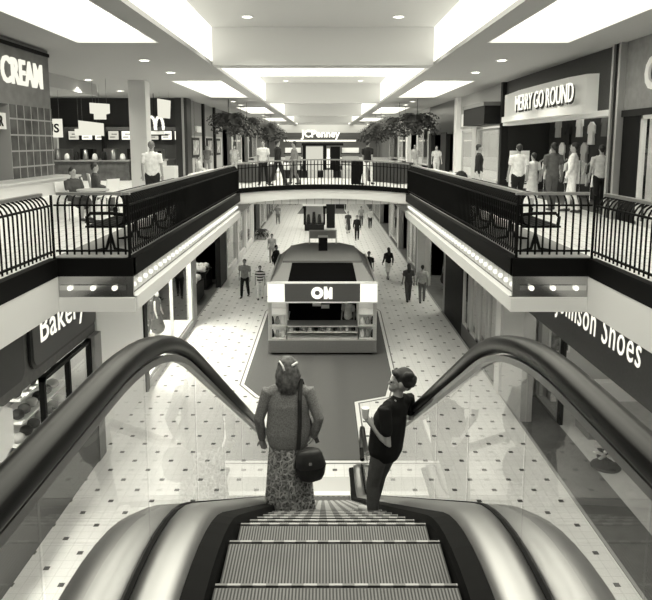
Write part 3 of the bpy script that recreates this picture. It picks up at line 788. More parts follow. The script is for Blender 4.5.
for s in (-1, 1):
    f = lambda q: [(XC + s*a, b) for a, b in q]
    MB().sweep(f([(.51, -.25), (.51, .0), (.52, .04), (.62, .055), (.63, -.25)]), route(-1, 13.2, 0)).build('skirt', mat(.008, .7, 0, 0, 8, .08), esc)
    MB().sweep(f([(.61, .02), (.61, .06), (.66, .085), (.72, .10), (.785, .10), (.785, .02)]), route(-1, 13.25, 0)).build('inner_deck', M_STEEL, esc, True)
    MB().sweep(f([(.815, .02), (.815, .095), (.98, .09), (1.08, .05), (1.12, -.03), (1.12, -.3), (1.09, -.3), (1.04, .0)]), route(-1, 13.25, 0)).build('outer_deck', M_STEEL, esc, True)
    MB().sweep(f([(1.08, -1.0), (1.08, -.3), (1.12, -.3), (1.12, -1.0)]), route(1.6, 11.2, 0)).build('side_cladding', mat(.5, .5), esc)
    MB().sweep(f([(.785, .04), (.785, .105), (.815, .105), (.815, .04)]), route(-1, 13.25, 0)).build('glass_channel', M_BLACK, esc)
    # glass panels
    ys = [-1, .4, 1.55, 2.55, 3.55, 4.55, 5.55, 6.55, 7.55, 8.55, 9.55, 10.55, 11.55, 12.4, 13.2]
    for a, b in zip(ys[:-1], ys[1:]):
        a += .006; b -= .006; n = 8
        lo = [(a+(b-a)*i/n, zpath(a+(b-a)*i/n)+.08) for i in range(n+1)]
        hi = [(a+(b-a)*i/n, zpath(a+(b-a)*i/n, 2.7)+.955) for i in range(n+1)]
        MB().prism(lo + hi[::-1], 'x', XC+s*.795, XC+s*.805).build('glass_panel', M_GLASS, esc)
    # handrail with rounded newel end
    def rail(dz, rn):
        p = route(-1, HY1, dz, 2.7, 110)
        zc = dz - rn
        for i in range(1, 15):
            a = PI/2 - PI*i/14*.97; p.append((HY1 + rn*math.cos(a), zc + rn*math.sin(a)))
        return p
    cx = .80
    prof = [(cx-.042, -.04), (cx-.050, -.025), (cx-.052, 0), (cx-.045, .022), (cx-.027, .034), (cx, .037), (cx+.027, .034), (cx+.045, .022), (cx+.052, 0), (cx+.050, -.025), (cx+.042, -.04), (cx+.025, -.045), (cx-.025, -.045)]
    MB().sweep(f(prof), rail(1.0, .36)).build('handrail', M_RUBBER, esc, True)
    MB().sweep(f([(.765, -.085), (.765, -.055), (.805, -.055), (.805, -.085)]), rail(1.0, .36)[:-4]).build('handrail_track', mat(.3, .35, .8), esc)
    nq = [(HY1, .1), (HY1+.3, .1)] + [(HY1 + .31*math.cos(a), .60 + .31*math.sin(a)) for a in [PI*i/10 - PI/2 for i in range(2, 11)]]
    MB().prism(nq, 'x', XC+s*.792, XC+s*.808).build('newel_glass', M_GLASS, esc)
BX(XC-1.03, 1.6, U-1.0, XC+1.03, 1.7, U-.1).build('truss_end', M_MID, esc)
tr = [(1.7, U-.25), (YT, U-.25), (YB-1, .35), (YB-1, 0.02), (YB-1.9, 0.02), (YT-.2, U-1.0), (1.7, U-1.0)]
MB().prism(tr, 'x', XC-1.02, XC+1.02).build('truss', M_MID, esc)

# ================================================= PEOPLE
def remesh(mb, name, m, parent, vox, smooth_it=2):
    me = bpy.data.meshes.new(name); me.from_pydata(mb.v, [], mb.f)
    import bmesh
    bm = bmesh.new(); bm.from_mesh(me); bmesh.ops.recalc_face_normals(bm, faces=bm.faces); bm.to_mesh(me); bm.free()
    o = bpy.data.objects.new(name, me); COL.objects.link(o)
    r = o.modifiers.new('r', 'REMESH'); r.mode = 'VOXEL'; r.voxel_size = vox; r.use_smooth_shade = True
    sm = o.modifiers.new('s', 'SMOOTH'); sm.factor = .5; sm.iterations = smooth_it
    dg = bpy.context.evaluated_depsgraph_get(); dg.update()
    me2 = bpy.data.meshes.new_from_object(o.evaluated_get(dg)); me2.name = name
    bpy.data.objects.remove(o)
    me2.materials.clear(); me2.materials.append(m)
    for p in me2.polygons: p.use_smooth = True
    o = bpy.data.objects.new(name, me2); COL.objects.link(o); o.parent = parent
    return o
def V(*a): return Vector(a)
def person(label, loc, face, h=1.7, top=.4, bottom=.1, kind='trousers', sleeves='short', hair='short', hairv=.02, skin=.38, hvol=1.0,
           walk=.12, lean=(0, 0), arms=None, seated=False, vox=.017, shoes=.03, topmat=None, botmat=None, hi=False, broad=1., headturn=0., bag=False, group=None, hs=1.0):
    """face: heading in degrees, 0 = away from the camera (+Y), 90 = to the left, 180 = to the camera"""
    root = thing('person', label, 'person', loc, R(face), group)
    k = h/1.74
    dz = -.45 if seated else 0.
    def T(p, free=True):
        z = p[2]
        return V((p[0]*broad + lean[0]*max(0, z))*k, (p[1] + lean[1]*max(0, z))*k, z*k)
    def B(p): return T((p[0], p[1], p[2]+dz))
    sk = mat(skin, .55, 0, .02, 20)
    # legs
    legs = []
    for s in (-1, 1):
        w_ = walk*s
        hip = (s*.09, 0, .90+dz)
        if seated: knee = (s*.11, .42, .50); ank = (s*.11, .40, .09)
        else: knee = (s*.095, w_*.8+.03, .50); ank = (s*.095, w_*1.5-(.05 if w_ < 0 else 0), .09)
        legs.append((hip, knee, ank))
    # arms
    A = []
    for s in (-1, 1):
        sh = (s*.185, -.005, 1.41+dz)
        if arms and arms.get(s): el, wr, hd = arms[s]
        elif seated: el = (s*.23, .08, 1.14+dz); wr = (s*.16, .30, 1.06+dz); hd = (s*.13, .38, 1.06+dz)
        else: el = (s*.235, -.03-s*walk*.5, 1.13); wr = (s*.25, .05-s*walk*.9, .88); hd = (s*.245, .07-s*walk, .78)
        A.append((sh, el, wr, hd))
    def legtube(mb, r0, r1, r2, end=1.0, grow=0):
        for hip, knee, ank in legs:
            a = V(*ank); kn = V(*knee); e = kn.lerp(a, end)
            h_ = V(*hip); m1 = h_.lerp(kn, .5)
            mb.limb([T(h_), T(m1), T(kn), T(kn.lerp(e, .35)), T(e)], [r0*k, (r0*.86)*k, r1*k, (r1*.98)*k, r2*k], 10)
    b = MB()
    b.limb([B((0, 0, .90)), B((0, -.005, 1.0)), B((0, 0, 1.12)), B((0, .01, 1.28)), B((0, -.005, 1.39)), B((0, -.01, 1.44)), B((0, 0, 1.50)), B((0, .012, 1.57))],
           [(.15*k*broad, .105*k), (.145*k*broad, .1*k), (.125*k*broad, .09*k), (.15*k*broad, .105*k), (.165*k*broad, .085*k), (.10*k, .065*k), (.052*k, .055*k), (.052*k, .056*k)], 12)
    legtube(b, .085, .056, .036)
    for sh, el, wr, hd in A:
        b.limb([B((sh[0]*.75, sh[1], sh[2]-dz)), T(sh), T(V(*sh).lerp(V(*el), .5)), T(el), T(V(*el).lerp(V(*wr), .4)), T(wr)], [.05*k, .05*k, .043*k, .037*k, .035*k, .024*k], 10)
        wv, hv = T(wr), T(hd); d = (hv-wv).normalized()
        sd = V(0, 0, 1).cross(d) if abs(d.z) < .7 else V(0, 1, 0).cross(d)
        sd.normalize(); pm = wv + d*.055*k
        b.limb([wv, pm, wv + d*.09*k], [(.024*k, .024*k), (.036*k, .02*k) if True else 0, (.034*k, .018*k)], 10)
        for j, (o_, ln) in enumerate(((-.028, .065), (-.009, .08), (.010, .075), (.028, .06))):
            s0 = wv + d*.085*k + sd*o_*k; c = d.cross(sd)
            b.limb([s0, s0 + d*ln*.55*k + c*.004*k, s0 + d*ln*k + c*.018*k], [.0095*k, .0088*k, .0075*k], 6)
        b.limb([wv + d*.03*k + sd*.03*k, wv + d*.06*k + sd*.052*k, wv + d*.09*k + sd*.058*k], [.012*k, .011*k, .009*k], 6)
    for hip, knee, ank in legs:
        a = V(*ank); b.limb([T(a+V(0, -.04, -.03)), T(a+V(0, .05, -.045)), T(a+V(0, .14, -.06))], [(.035*k, .035*k), (.04*k, .035*k), (.04*k, .024*k)], 8)
    ct, st = math.cos(R(headturn)), math.sin(R(headturn))
    def Hd(p):
        p = (p[0]*hs, p[1]*hs, 1.55+(p[2]-1.55)*hs)
        return B((p[0]*ct - p[1]*st, p[0]*st + p[1]*ct, p[2]))
    k0 = k; hd = MB()
    def headparts(mb):
        k = k0*hs
        mb.ball(Hd((0, -.005, 1.645)), (.074*k, .092*k, .098*k), 16, 10)
        mb.limb([Hd((0, .062, 1.568)), Hd((0, .035, 1.60))], [(.036*k, .032*k), (.058*k, .054*k)], 10)
        mb.limb([Hd((0, .084, 1.645)), Hd((0, .096, 1.618))], [.011*k, .015*k], 8)
        for s in (-1, 1): mb.ball(Hd((s*.074, -.005, 1.63)), (.014*k, .02*k, .032*k), 8, 6)
        mb.limb([Hd((-.045, .078, 1.655)), Hd((.045, .078, 1.655))], [.012*k, .012*k], 6)
        mb.limb([Hd((-.02, .085, 1.583)), Hd((.02, .085, 1.583))], [.01*k, .01*k], 6)
    headparts(b)
    remesh(b, 'body', sk, root, vox if not hi else .0075, 1)
    for s in (-1, 1):
        p = Hd((s*.03, .082, 1.638)); MB().ball(p, .0095*k, 8, 6).build('eye', mat(.02, .2), root, True, True)
    tm = topmat or mat(top, .85, 0, top*.12, 14, .3, .15); bmt = botmat or mat(bottom, .85, 0, bottom*.12, 14, .3, .15)
    # top garment
    if top is not None:
        g = MB(); e = .022
        z0 = .93
        g.limb([B((0, 0, z0)), B((0, 0, 1.0)), B((0, 0, 1.12)), B((0, .01, 1.28)), B((0, -.005, 1.40)), B((0, -.008, 1.445))],
               [((.15+e)*k*broad, (.105+e)*k), ((.15+e)*k*broad, (.105+e)*k), ((.135+e)*k*broad, (.095+e)*k), ((.155+e)*k*broad, (.108+e)*k), ((.17+e*.6)*k*broad, (.085+e)*k), (.085*k, .075*k)], 14)
        for sh, el, wr, hd_ in A:
            S1 = V(*sh); E1 = V(*el); W1 = V(*wr)
            if sleeves == 'long': g.limb([B((sh[0]*.7, sh[1], sh[2]-dz)), T(S1), T(E1), T(E1.lerp(W1, .5)), T(W1.lerp(E1, .06))], [.062*k, .066*k, .054*k, .05*k, .04*k], 10)
            elif sleeves == 'short': g.limb([B((sh[0]*.7, sh[1], sh[2]-dz)), T(S1), T(S1.lerp(E1, .62))], [.074*k, .076*k, .066*k], 10)
        g.limb([B((-.12, -.008, 1.392)), B((.12, -.008, 1.392))], [.078*k, .078*k], 12)
        remesh(g, 'shirt' if kind != 'dress' else 'dress_top', tm, root, vox if not hi else .01)
    g = MB()
    if kind in ('trousers', 'shorts'):
        legtube(g, .105, .075 if kind == 'trousers' else .09, .06 if kind == 'trousers' else .088, .93 if kind == 'trousers' else .1)
        g.limb([T((0, 0, .86+dz)), T((0, 0, .98+dz))], [(.16*k*broad, .115*k), (.15*k*broad, .108*k)], 12)
        remesh(g, 'trousers' if kind == 'trousers' else 'shorts', bmt, root, vox if not hi else .01)
    elif kind in ('skirt', 'dress'):
        zb = .45 if seated else .38
        g.limb([B((0, 0, 1.03)), B((0, 0, .93)), T((0, .1 if seated else .0, (.62 if not seated else .5))), T((0, .34 if seated else .01, zb))],
               [(.14*k, .10*k), (.17*k, .13*k), (.19*k, .15*k), (.22*k, .18*k)], 16)
        remesh(g, 'skirt', bmt, root, vox)
    # shoes
    for hip, knee, ank in legs:
        a = V(*ank); q = MB()
        q.limb([T(a+V(0, -.045, -.035)), T(a+V(0, .06, -.045)), T(a+V(0, .15, -.055))], [(.042*k, .045*k), (.046*k, .04*k), (.044*k, .03*k)], 10)
        q.build('shoe', mat(shoes, .4), root, True, True)
    # hair
    if hair:
        q = MB()
        q.ball(Hd((0, -.022*hvol, 1.668)), (.086*k*hs*hvol, .094*k*hs*hvol, .094*k*hs*hvol), 16, 10)
        if hi:
            for i in range(26):
                a = R(-40 - 280*((i*.618) % 1) + 130) ; zz = 1.62 + .11*((i*.37) % 1)
                q.ball(Hd((.078*math.cos(a), -.03+.078*math.sin(a) if math.sin(a) < .3 else -.01, zz)), .03*k*hs, 8, 6)
            q.limb([Hd((-.045, .062, 1.722)), Hd((.0, .078, 1.725)), Hd((.05, .06, 1.722))], [.026*k*hs, .026*k*hs, .026*k*hs], 8)
        if hair == 'long':
            q.limb([Hd((0, -.05, 1.66)), Hd((0, -.085, 1.56)), Hd((0, -.10, 1.45)), Hd((0, -.105, 1.36))], [(.085*k*hs, .06*k*hs), (.09*k*hs, .055*k*hs), (.095*k*hs, .04*k*hs), (.07*k*hs, .025*k*hs)], 12)
        else:
            q.limb([Hd((0, -.06, 1.66)), Hd((0, -.068, 1.58))], [(.07*k*hs, .045*k*hs), (.05*k*hs, .03*k*hs)], 10)
        remesh(q, 'hair', mat(hairv, .6, 0, hairv*.4, 40), root, min(vox, .014))
    return root

# --- the two riders ---
def step_z(y):
    kk = math.ceil((y - 2.02)/.4); return zpath(2.02 + .4*kk)
wy = 5.78
# (woman: bag on right hip, hand on bag)
n_ = NT('knit', .95, 0, .2); n_.xyz('obj'); knit = n_.done(n_.noise(90., .16, .30))
n_ = NT('paisley skirt', .85, 0, .2); n_.xyz('obj')
vo = n_.nt.nodes.new('ShaderNodeTexVoronoi'); vo.inputs['Scale'].default_value = 17; vo.feature = 'DISTANCE_TO_EDGE'; n_.nt.links.new(n_.vec, vo.inputs['Vector'])
pais = n_.done(n_.mix(n_.ma('GREATER_THAN', vo.outputs['Distance'], .11), n_.noise(30., .2, .7), n_.noise(55., .03, .4)))
wom = person('woman in knitted sweater and long patterned skirt riding the escalator with a shoulder bag', (-.33, wy, step_z(wy)), 2, 1.67,
             kind=None, sleeves='long', topmat=knit, hair=None, hairv=.06, walk=.02, shoes=.03, hi=True, vox=.012, broad=1.06, headturn=14,
             arms={-1: ((-.27, -.02, 1.12), (-.25, .05, .88), (-.24, .08, .80)), 1: ((.285, -.06, 1.13), (.235, -.02, .93), (.17, -.03, .88))})
for o in [o for o in wom.children if o.name.startswith('trousers')]: pass
# loose sweater body over hips
g = MB(); g.limb([(0, 0, .84), (0, 0, .95), (0, 0, 1.1), (0, 0, 1.23), (0, -.005, 1.33), (0, -.005, 1.39)], [(.20, .155), (.215, .16), (.20, .15), (.20, .145), (.175, .115), (.11, .08)], 18)
remesh(g, 'sweater', knit, wom, .011)
sk_ = MB(); NS = 96; ringsz = [(.92, .155, .125), (.8, .175, .145), (.6, .195, .165), (.4, .21, .18), (.2, .225, .19), (.07, .235, .195)]
vs = []; fs = []
for i, (z, rx, ry) in enumerate(ringsz):
    for j in range(NS):
        a = 2*PI*j/NS; am = .018*i/5 + .004
        rr = 1 + (am*math.sin(13*a+.4*i) + am*.6*math.sin(29*a+1))/rx
        vs.append((rx*rr*math.cos(a), ry*rr*math.sin(a), z))
for i in range(len(ringsz)-1):
    for j in range(NS): fs.append((i*NS+j, i*NS+(j+1) % NS, (i+1)*NS+(j+1) % NS, (i+1)*NS+j))
fs.append(tuple(range(NS))); fs.append(tuple((len(ringsz)-1)*NS+j for j in range(NS))[::-1])
sk_.add(vs, fs).build('skirt', pais, wom, True, True)
# wavy hair with a white barrette band
q = MB(); K = 1.67/1.74
q.ball((-.005, -.03, 1.665*K), (.095, .10, .098), 18, 12)
for i in range(9):
    a = R(185 + 22*i) ; rx, ry = .078, .075
    x0, y0 = rx*math.cos(a), -.035 + ry*math.sin(a)
    ww = .014*math.sin(i*2.1)
    q.limb([(x0*.9, y0, 1.66*K), (x0*1.15+ww, y0-.012, 1.58*K), (x0*1.1-ww, y0-.02, 1.51*K), (x0*.95+ww, y0-.02, (1.44+.02*math.sin(i*3))*K)], [.03, .033, .03, .018], 8)
q.limb([(0, -.06, 1.62*K), (0, -.08, 1.47*K)], [(.075, .045), (.06, .03)], 10)
nh = NT('brown hair', .55); nh.xyz('obj'); 
remesh(q, 'hair', nh.done(nh.noise(24., .04, .18)), wom, .009, 1)
MB().tube([(-.085, -.03, 1.70*K), (-.075, -.085, 1.735*K), (-.045, -.125, 1.70*K), (-.03, -.14, 1.655*K)], [(.009, .005)]*4, 6).build('hair_band', M_PAPER, wom, True, True)
MB().limb([(.045, -.115, 1.70*K), (.085, -.085, 1.715*K)], [.011, .011], 8).build('hair_clip', M_PAPER, wom, True, True)
# shoulder bag
bagz = step_z(wy)
bag = thing('shoulder_bag', 'dark rounded shoulder bag hanging at the right hip of the woman', 'bag', (-.33+.20, wy-.16, bagz+.56))
b0 = WL(bag)
MB().limb([(.02, 0, .02), (.01, 0, .12), (0, 0, .24)], [(.125, .065), (.15, .075), (.12, .055)], 18).build('bag_body', mat(.028, .5, 0, .008, 20), bag, True, True)
MB().limb([(.015, -.045, .13), (.0, -.04, .25)], [(.135, .04), (.125, .045)], 16).build('flap', mat(.04, .45, 0, .008, 20), bag, True, True)
MB().tube([(-.10, 0, .27), (-.085, .0, .5), (-.085, .01, .75), (-.075, .09, .925), (-.07, .18, .86), (-.02, .24, .5), (.08, .12, .28)], [(.02, .006)]*7, 6).build('strap', mat(.025, .5), bag, False, True)
MB().box(.0, -.09, .16, .03, -.083, .19).build('buckle', M_CHROME, bag, local=True)
# boy
by = 5.42
boy = person('dark-haired boy in black T-shirt leaning back on the escalator handrail', (.42, by, step_z(by)), 45, 1.42, top=.010, bottom=.09,
             sleeves='short', hairv=.012, skin=.36, walk=.05, lean=(.13, -.15), hi=True, vox=.011, broad=1.12, shoes=.5, headturn=38, hs=1.2, hvol=1.06,
             arms={-1: ((-.155, -.137, 1.02), (-.215, .063, 1.19), (-.247, .133, 1.27)), 1: ((.26, -.05, 1.16), (.29, .16, 1.13), (.29, .24, 1.13))})
g = MB(); g.limb([(.09, -.105, .72), (.105, -.12, .9), (.12, -.135, 1.02)], [(.18, .14), (.185, .14), (.175, .13)], 16)
remesh(g, 'shirt_hem', mat(.010, .85, 0, .001, 14, .3, .15), boy, .011)
bk_ = 1.42/1.74
MB().lathe([(.026, 0), (.036, .09), (.034, .09)], (0, 0, 0), 14).build('paper_cup', M_PAPER)
cup = bpy.data.objects['paper_cup']
hp = Matrix.Rotation(R(45), 3, 'Z') @ Vector(((-.265*1.12+.13*1.29)*bk_, (.15-.15*1.29)*bk_, 1.285*bk_))
cup.location = Vector(boy.location) + hp + Vector((0, 0, .0))
tag(cup, 'small white paper cup held up by the boy', 'cup')

# --- upper level people ---
P = person
P('man in white shirt and dark trousers standing with his back turned near the left column', (-4.6, 17.3, U), 8, 1.84, .82, .02, hairv=.18, walk=.03)
P('woman in dark dress seated near the CREAM counter', (-5.85, 15.0, U), -120, 1.66, .07, .07, kind='skirt', seated=True, sleeves='short')
P('person in dark top seated behind the seated woman near the tiled pier', (-6.0, 16.9, U), -70, 1.72, .06, .1, seated=True, sleeves='long')
P('person in pale top seated beyond the white planter at left', (-5.6, 29.0, U), -90, 1.7, .6, .3, seated=True, sleeves='long')
P('standing shopper in mid-grey clothes beside the farther posters at upper left', (-6.4, 35.6, U), 180, 1.68, .2, .3)
P('person in dark blouse and pale trousers with a stroller on the right gallery', (4.75, 19.6, U), -100, 1.76, .015, .65, sleeves='long', hairv=.01, walk=.05)
P('shopper in white short-sleeved shirt and black trousers, back turned, left of the shop entrance', (5.35, 17.6, U), 0, 1.76, .85, .012, hairv=.03, walk=.05)
P('child in white dress standing between two adults outside the clothes shop', (5.95, 18.2, U), 20, 1.52, .75, .72, kind='dress', hairv=.02, walk=.05)
P('woman in long dark grey jumpsuit standing outside the clothes shop', (6.15, 17.2, U), 10, 1.80, .10, .09, kind='trousers', hairv=.01, skin=.2, walk=.06)
P('person dressed all in white standing by the clothes shop entrance', (6.5, 16.7, U), 60, 1.80, .85, .85, sleeves='long', hairv=.02, walk=.08)
P('man in white shirt and black trousers walking into the dark shop doorway', (7.35, 17.0, U), -10, 1.74, .62, .012, hairv=.02, walk=.1)
# bridge people
zb = U + .17
P('person in white shirt walking on the bridge, left of the group', (-2.35, 25.3, zb), 170, 1.72, .8, .02, walk=.15)
P('person in black top leaning on the bridge beside the white-shirted walker', (-1.75, 24.9, zb), -60, 1.74, .02, .03, sleeves='long', walk=.18)
P('person in grey standing on the bridge left of the lit display kiosk', (-1.15, 25.6, zb), 80, 1.7, .2, .18, sleeves='long')
P('person in black top and white trousers walking on the bridge at right', (1.75, 25.2, zb), -30, 1.72, .012, .82, walk=.16, sleeves='short')
P('distant shopper in grey on the upper walkway right of the bridge', (5.2, 36.5, U), 150, 1.7, .35, .5)
P('distant shopper in pale clothes under the hanging ferns on the right', (5.9, 33.5, U), 180, 1.66, .6, .6)
P('distant shopper in pale clothes under the hanging ferns on the left', (-5.1, 37.0, U), 170, 1.7, .6, .5)
# --- lower level people ---
P('man in checked shirt, dark trousers and cap walking towards the camera', (-3.63, 29.1, 0), 172, 1.78, .25, .012, hairv=.05, walk=.14, broad=1.12)
P('woman in striped top and white trousers walking beside the man in dark trousers', (-2.88, 28.7, 0), 182, 1.55, topmat=stripe_mat(.75, .03, .13), bottom=.8, hairv=.03, walk=.1)
P('person in black leaning on the left rear corner of the kiosk', (-2.55, 33.5, 0), -120, 1.75, .012, .012, sleeves='long', walk=.1, lean=(0, .06))
P('distant figure in pale clothing left of the kiosk', (-3.07, 38, 0), 180, 1.7, .6, .45)
P('long-haired girl in black top and white shorts walking away', (3.43, 33.1, 0), 20, 1.68, .012, .7, kind='shorts', hair='long', hairv=.01, sleeves='long')
P('woman with long hair in dark clothes walking away at lower right', (3.86, 28.3, 0), 5, 1.72, .09, .12, hair='long', hairv=.03)
P('woman in pale top and grey trousers walking beside the dark-dressed woman', (4.45, 28.1, 0), -5, 1.70, .62, .22, hairv=.03)
P('person in black mostly hidden behind the right side of the kiosk', (2.3, 31.6, 0), 170, 1.72, .02, .03)
P('distant walker in dark coat with bare calves, nearest the middle of the walkway', (2.0, 50.5, 0), 180, 1.72, .06, .06, kind='dress', vox=.025)
P('distant tall walker in black in the middle of the walkway', (2.51, 46.8, 0), 180, 1.82, .012, .012, sleeves='long', vox=.025)
P('distant walker in grey behind the tall one in black', (3.3, 54.9, 0), 180, 1.7, .3, .1, vox=.025)
P('distant walker in white top and dark trousers near the right shopfronts', (3.97, 53.5, 0), 180, 1.7, .7, .03, vox=.025)
P('tiny dark walker alone at the far end of the lower walkway', (2.3, 68.2, 0), 180, 1.75, .012, .012, vox=.03)
P('distant walker in grey near the left shopfronts', (-3.99, 56.2, 0), 180, 1.72, .25, .12, vox=.03)
P('tiny far walker at lower left, left of two', (-3.83, 74, 0), 180, 1.7, .2, .05, vox=.03)
P('tiny far walker at lower left, right of two', (-3.11, 74, 0), 180, 1.7, .1, .03, vox=.03)
P('shopper in dark clothes standing in the lower left dress shop', (-6.2, 22.5, 0), -60, 1.7, .03, .03, sleeves='long')

# ================================================= KIOSK
KX = -.02; ky0 = 20.8; ky1 = 26.4
kz = thing('kiosk', 'grey retail kiosk with sloping roof standing on the dark carpet', 'kiosk', (KX, 23.6, .015))
def ring(hw, y0, y1, ch):
    return [(KX-hw, y0+ch), (KX-hw+ch, y0), (KX+hw-ch, y0), (KX+hw, y0+ch), (KX+hw, y1-ch), (KX+hw-ch, y1), (KX-hw+ch, y1), (KX-hw, y1-ch)]
MB().prism(ring(1.76, ky0+.12, ky1-.12, .1), 'z', .015, .1).build('plinth', M_BLACK, kz)
MB().prism(ring(1.84, ky0, ky1, .04), 'z', .1, .52).build('base_panel', mat(.17, .5, 0, .012, 20), kz)
# display cases: front low case, two side tall cases
fr = MB()
def cage(x0, y0, z0, x1, y1, z1, t=.02):
    for x in (x0, x1):
        for yy in (y0, y1): fr.box(x-t, yy-t, z0, x+t, yy+t, z1)
    for z in (z0, z1):
        for x in (x0, x1): fr.box(x-t, y0, z-t, x+t, y1, z+t)
        for yy in (y0, y1): fr.box(x0, yy-t, z-t, x1, yy+t, z+t)
cage(KX-1.2, ky0+.05, .54, KX+1.2, ky0+.7, 1.0)
for s in (-1, 1): cage(KX+s*1.2, ky0+.05, .54, KX+s*1.8, ky0+.9, 1.84)
for s in (-1, 1): cage(KX+s*1.2, ky0+1.0, .54, KX+s*1.8, ky1-.05, 1.0)
fr.build('case_frames', M_LGREY, kz)
BX(KX-1.19, ky0+.03, .54, KX+1.19, ky0+.045, 1.0).build('case_glass', M_GLASS, kz)
BX(KX-1.2, ky0+.05, .53, KX+1.2, ky0+.7, .56).build('case_floor', M_PAPER, kz)
BX(KX-1.2, ky0+.05, .78, KX+1.2, ky0+.6, .80).build('case_shelf', M_PAPER, kz)
BX(KX-1.22, ky0+.04, 1.0, KX+1.22, ky0+.72, 1.03).build('countertop', mat(.12, .4), kz)
for s in (-1, 1):
    BX(KX+s*1.22, ky0+.02, .54, KX+s*1.8, ky0+.035, 1.84).build('case_glass', M_GLASS, kz)
    BX(KX+s*1.22, ky0+.85, .54, KX+s*1.78, ky0+.9, 1.84).build('case_back', M_PAPER, kz)
    for z in (.54, 1.0, 1.4): BX(KX+s*1.22, ky0+.06, z, KX+s*1.78, ky0+.85, z+.02).build('case_shelf', M_PAPER, kz)
    BX(KX+s*1.25, ky0+1.0, .54, KX+s*1.8, ky1-.1, .98).build('side_counter', mat(.25, .4), kz)
    BX(KX+s*1.3, ky0+.2, 1.80, KX+s*1.7, ky0+.7, 1.83).build('case_lamp', emit(1.2), kz)
BX(KX-1.6, 22.75, .54, KX+1.6, 22.8, 1.85).build('shade_backdrop', mat(.006, .8, 0, 0, 8, .05), kz)  # black sheet added to give the kiosk opening its deep shade
# sign band
MB().prism(ring(1.82, ky0-.06, ky1+.06, .06), 'z', 1.86, 1.9).build('sign_soffit', M_LGREY, kz)
BX(KX-1.25, ky0-.1, 1.88, KX+1.25, ky0-.02, 2.5).build('sign_board', mat(.075, .5), kz)
for s in (-1, 1):
    BX(KX+s*1.25, ky0-.1, 1.88, KX+s*1.82, ky0-.02, 2.5).build('lit_sign_end', emit(.95), kz)
    BX(KX+s*1.76, ky0-.02, 1.88, KX+s*1.82, ky1+.02, 2.5).build('side_band', mat(.32, .5), kz)
MB().box(KX-1.84, ky0-.12, 2.5, KX+1.84, ky0, 2.55).box(KX-1.84, ky0-.12, 1.85, KX+1.84, ky0, 1.89).build('sign_edging', M_PAPER, kz)
BX(KX-1.82, ky1, 1.88, KX+1.82, ky1+.06, 2.5).build('rear_band', mat(.2, .5), kz)
# logo: ring plus notched block
lg = MB(); n = 28; cxl, czl = KX-.17, 2.19
vs = []; fs = []
for j in range(n):
    a = 2*PI*j/n
    for rr in (.20, .085):
        for yy in (ky0-.14, ky0-.1): vs.append((cxl+rr*math.cos(a), yy, czl+rr*math.sin(a)))
for j in range(n):
    a = 4*j; b_ = 4*((j+1) % n); fs += [(a, b_, b_+2, a+2), (a+1, a+3, b_+3, b_+1), (a, a+1, b_+1, b_), (a+2, b_+2, b_+3, a+3)]
lg.add(vs, fs)
x0 = KX+.05
lg.prism([(x0, 1.99), (x0+.11, 1.99), (x0+.14, 2.06), (x0+.17, 1.99), (x0+.28, 1.99), (x0+.28, 2.37), (x0+.2, 2.39), (x0+.14, 2.22), (x0+.1, 2.40), (x0, 2.40)], 'y', ky0-.14, ky0-.1)
lg.build('logo', emit(1.1), kz)
# sloping glazed upper body and roof (hollow frame)
Zr = 3.0
lo = (1.72, 20.82, 26.3, 2.52); hi_ = (1.36, 21.9, 25.5, Zr)
def quad(a, b, c, d, name, m, th=.04):
    a, b, c, d = map(Vector, (a, b, c, d)); nrm = (b-a).cross(d-a).normalized()*th
    vs = [a, b, c, d, a-nrm, b-nrm, c-nrm, d-nrm]
    return MB().add(vs, [(0,1,2,3),(7,6,5,4),(0,4,5,1),(1,5,6,2),(2,6,7,3),(3,7,4,0)]).build(name, m, kz)
L = lambda hw, y, z: [(KX-hw, y, z), (KX+hw, y, z)]
f0 = L(1.72, 20.82, 2.52); f1 = L(1.36, 21.95, Zr); b0_ = L(1.72, 26.3, 2.52); b1 = L(1.25, 25.4, Zr)
quad((KX-1.15, 20.82, 2.52), (KX+1.15, 20.82, 2.52), (KX+1.05, 21.95, Zr), (KX-1.05, 21.95, Zr), 'front_slope_glass', mat(.003, .6, 0, 0, 8, .02))
quad(f0[0], (KX-1.15, 20.82, 2.52), (KX-1.05, 21.95, Zr), f1[0], 'front_slope_panel', mat(.20, .5))
quad((KX+1.15, 20.82, 2.52), f0[1], f1[1], (KX+1.05, 21.95, Zr), 'front_slope_panel', mat(.20, .5))
quad(b0_[0], f0[0], f1[0], b1[0], 'side_slope', mat(.2, .5)); quad(f0[1], b0_[1], b1[1], f1[1], 'side_slope', mat(.2, .5))
quad(b0_[1], b0_[0], b1[0], b1[1], 'rear_slope', mat(.2, .5))
MB().prism([(KX-1.38, 21.9), (KX+1.38, 21.9), (KX+1.26, 25.2), (KX+.7, 26.0), (KX-.7, 26.0), (KX-1.26, 25.2)], 'z', Zr-.02, Zr+.05).build('roof', mat(.15, .6, 0, .012, 20), kz)
for s in (-1, 1):
    for yy in (ky0+.1, ky1-.1): BX(KX+s*1.74-.04, yy-.04, .5, KX+s*1.74+.04, yy+.04, 1.9).build('post', M_LGREY, kz)
BX(KX-.9, 25.9, .54, KX+.9, 26.3, 1.85).build('rear_cabinet', M_DARK, kz)
vb = thing('roof_vent', 'black box vent on top of the kiosk roof', 'vent', (KX+.02, 24.1, Zr+.05))
BX(KX-.15, 23.95, Zr+.05, KX+.19, 24.25, Zr+.58).build('vent_box', M_BLACK, vb)
BX(KX-.17, 23.93, Zr+.56, KX+.21, 24.27, Zr+.60).build('vent_cap', mat(.3, .4), vb)
bn = thing('roof_board', 'pale framed board on two legs behind the black roof vent', 'sign', (KX, 25.6, Zr+.05))
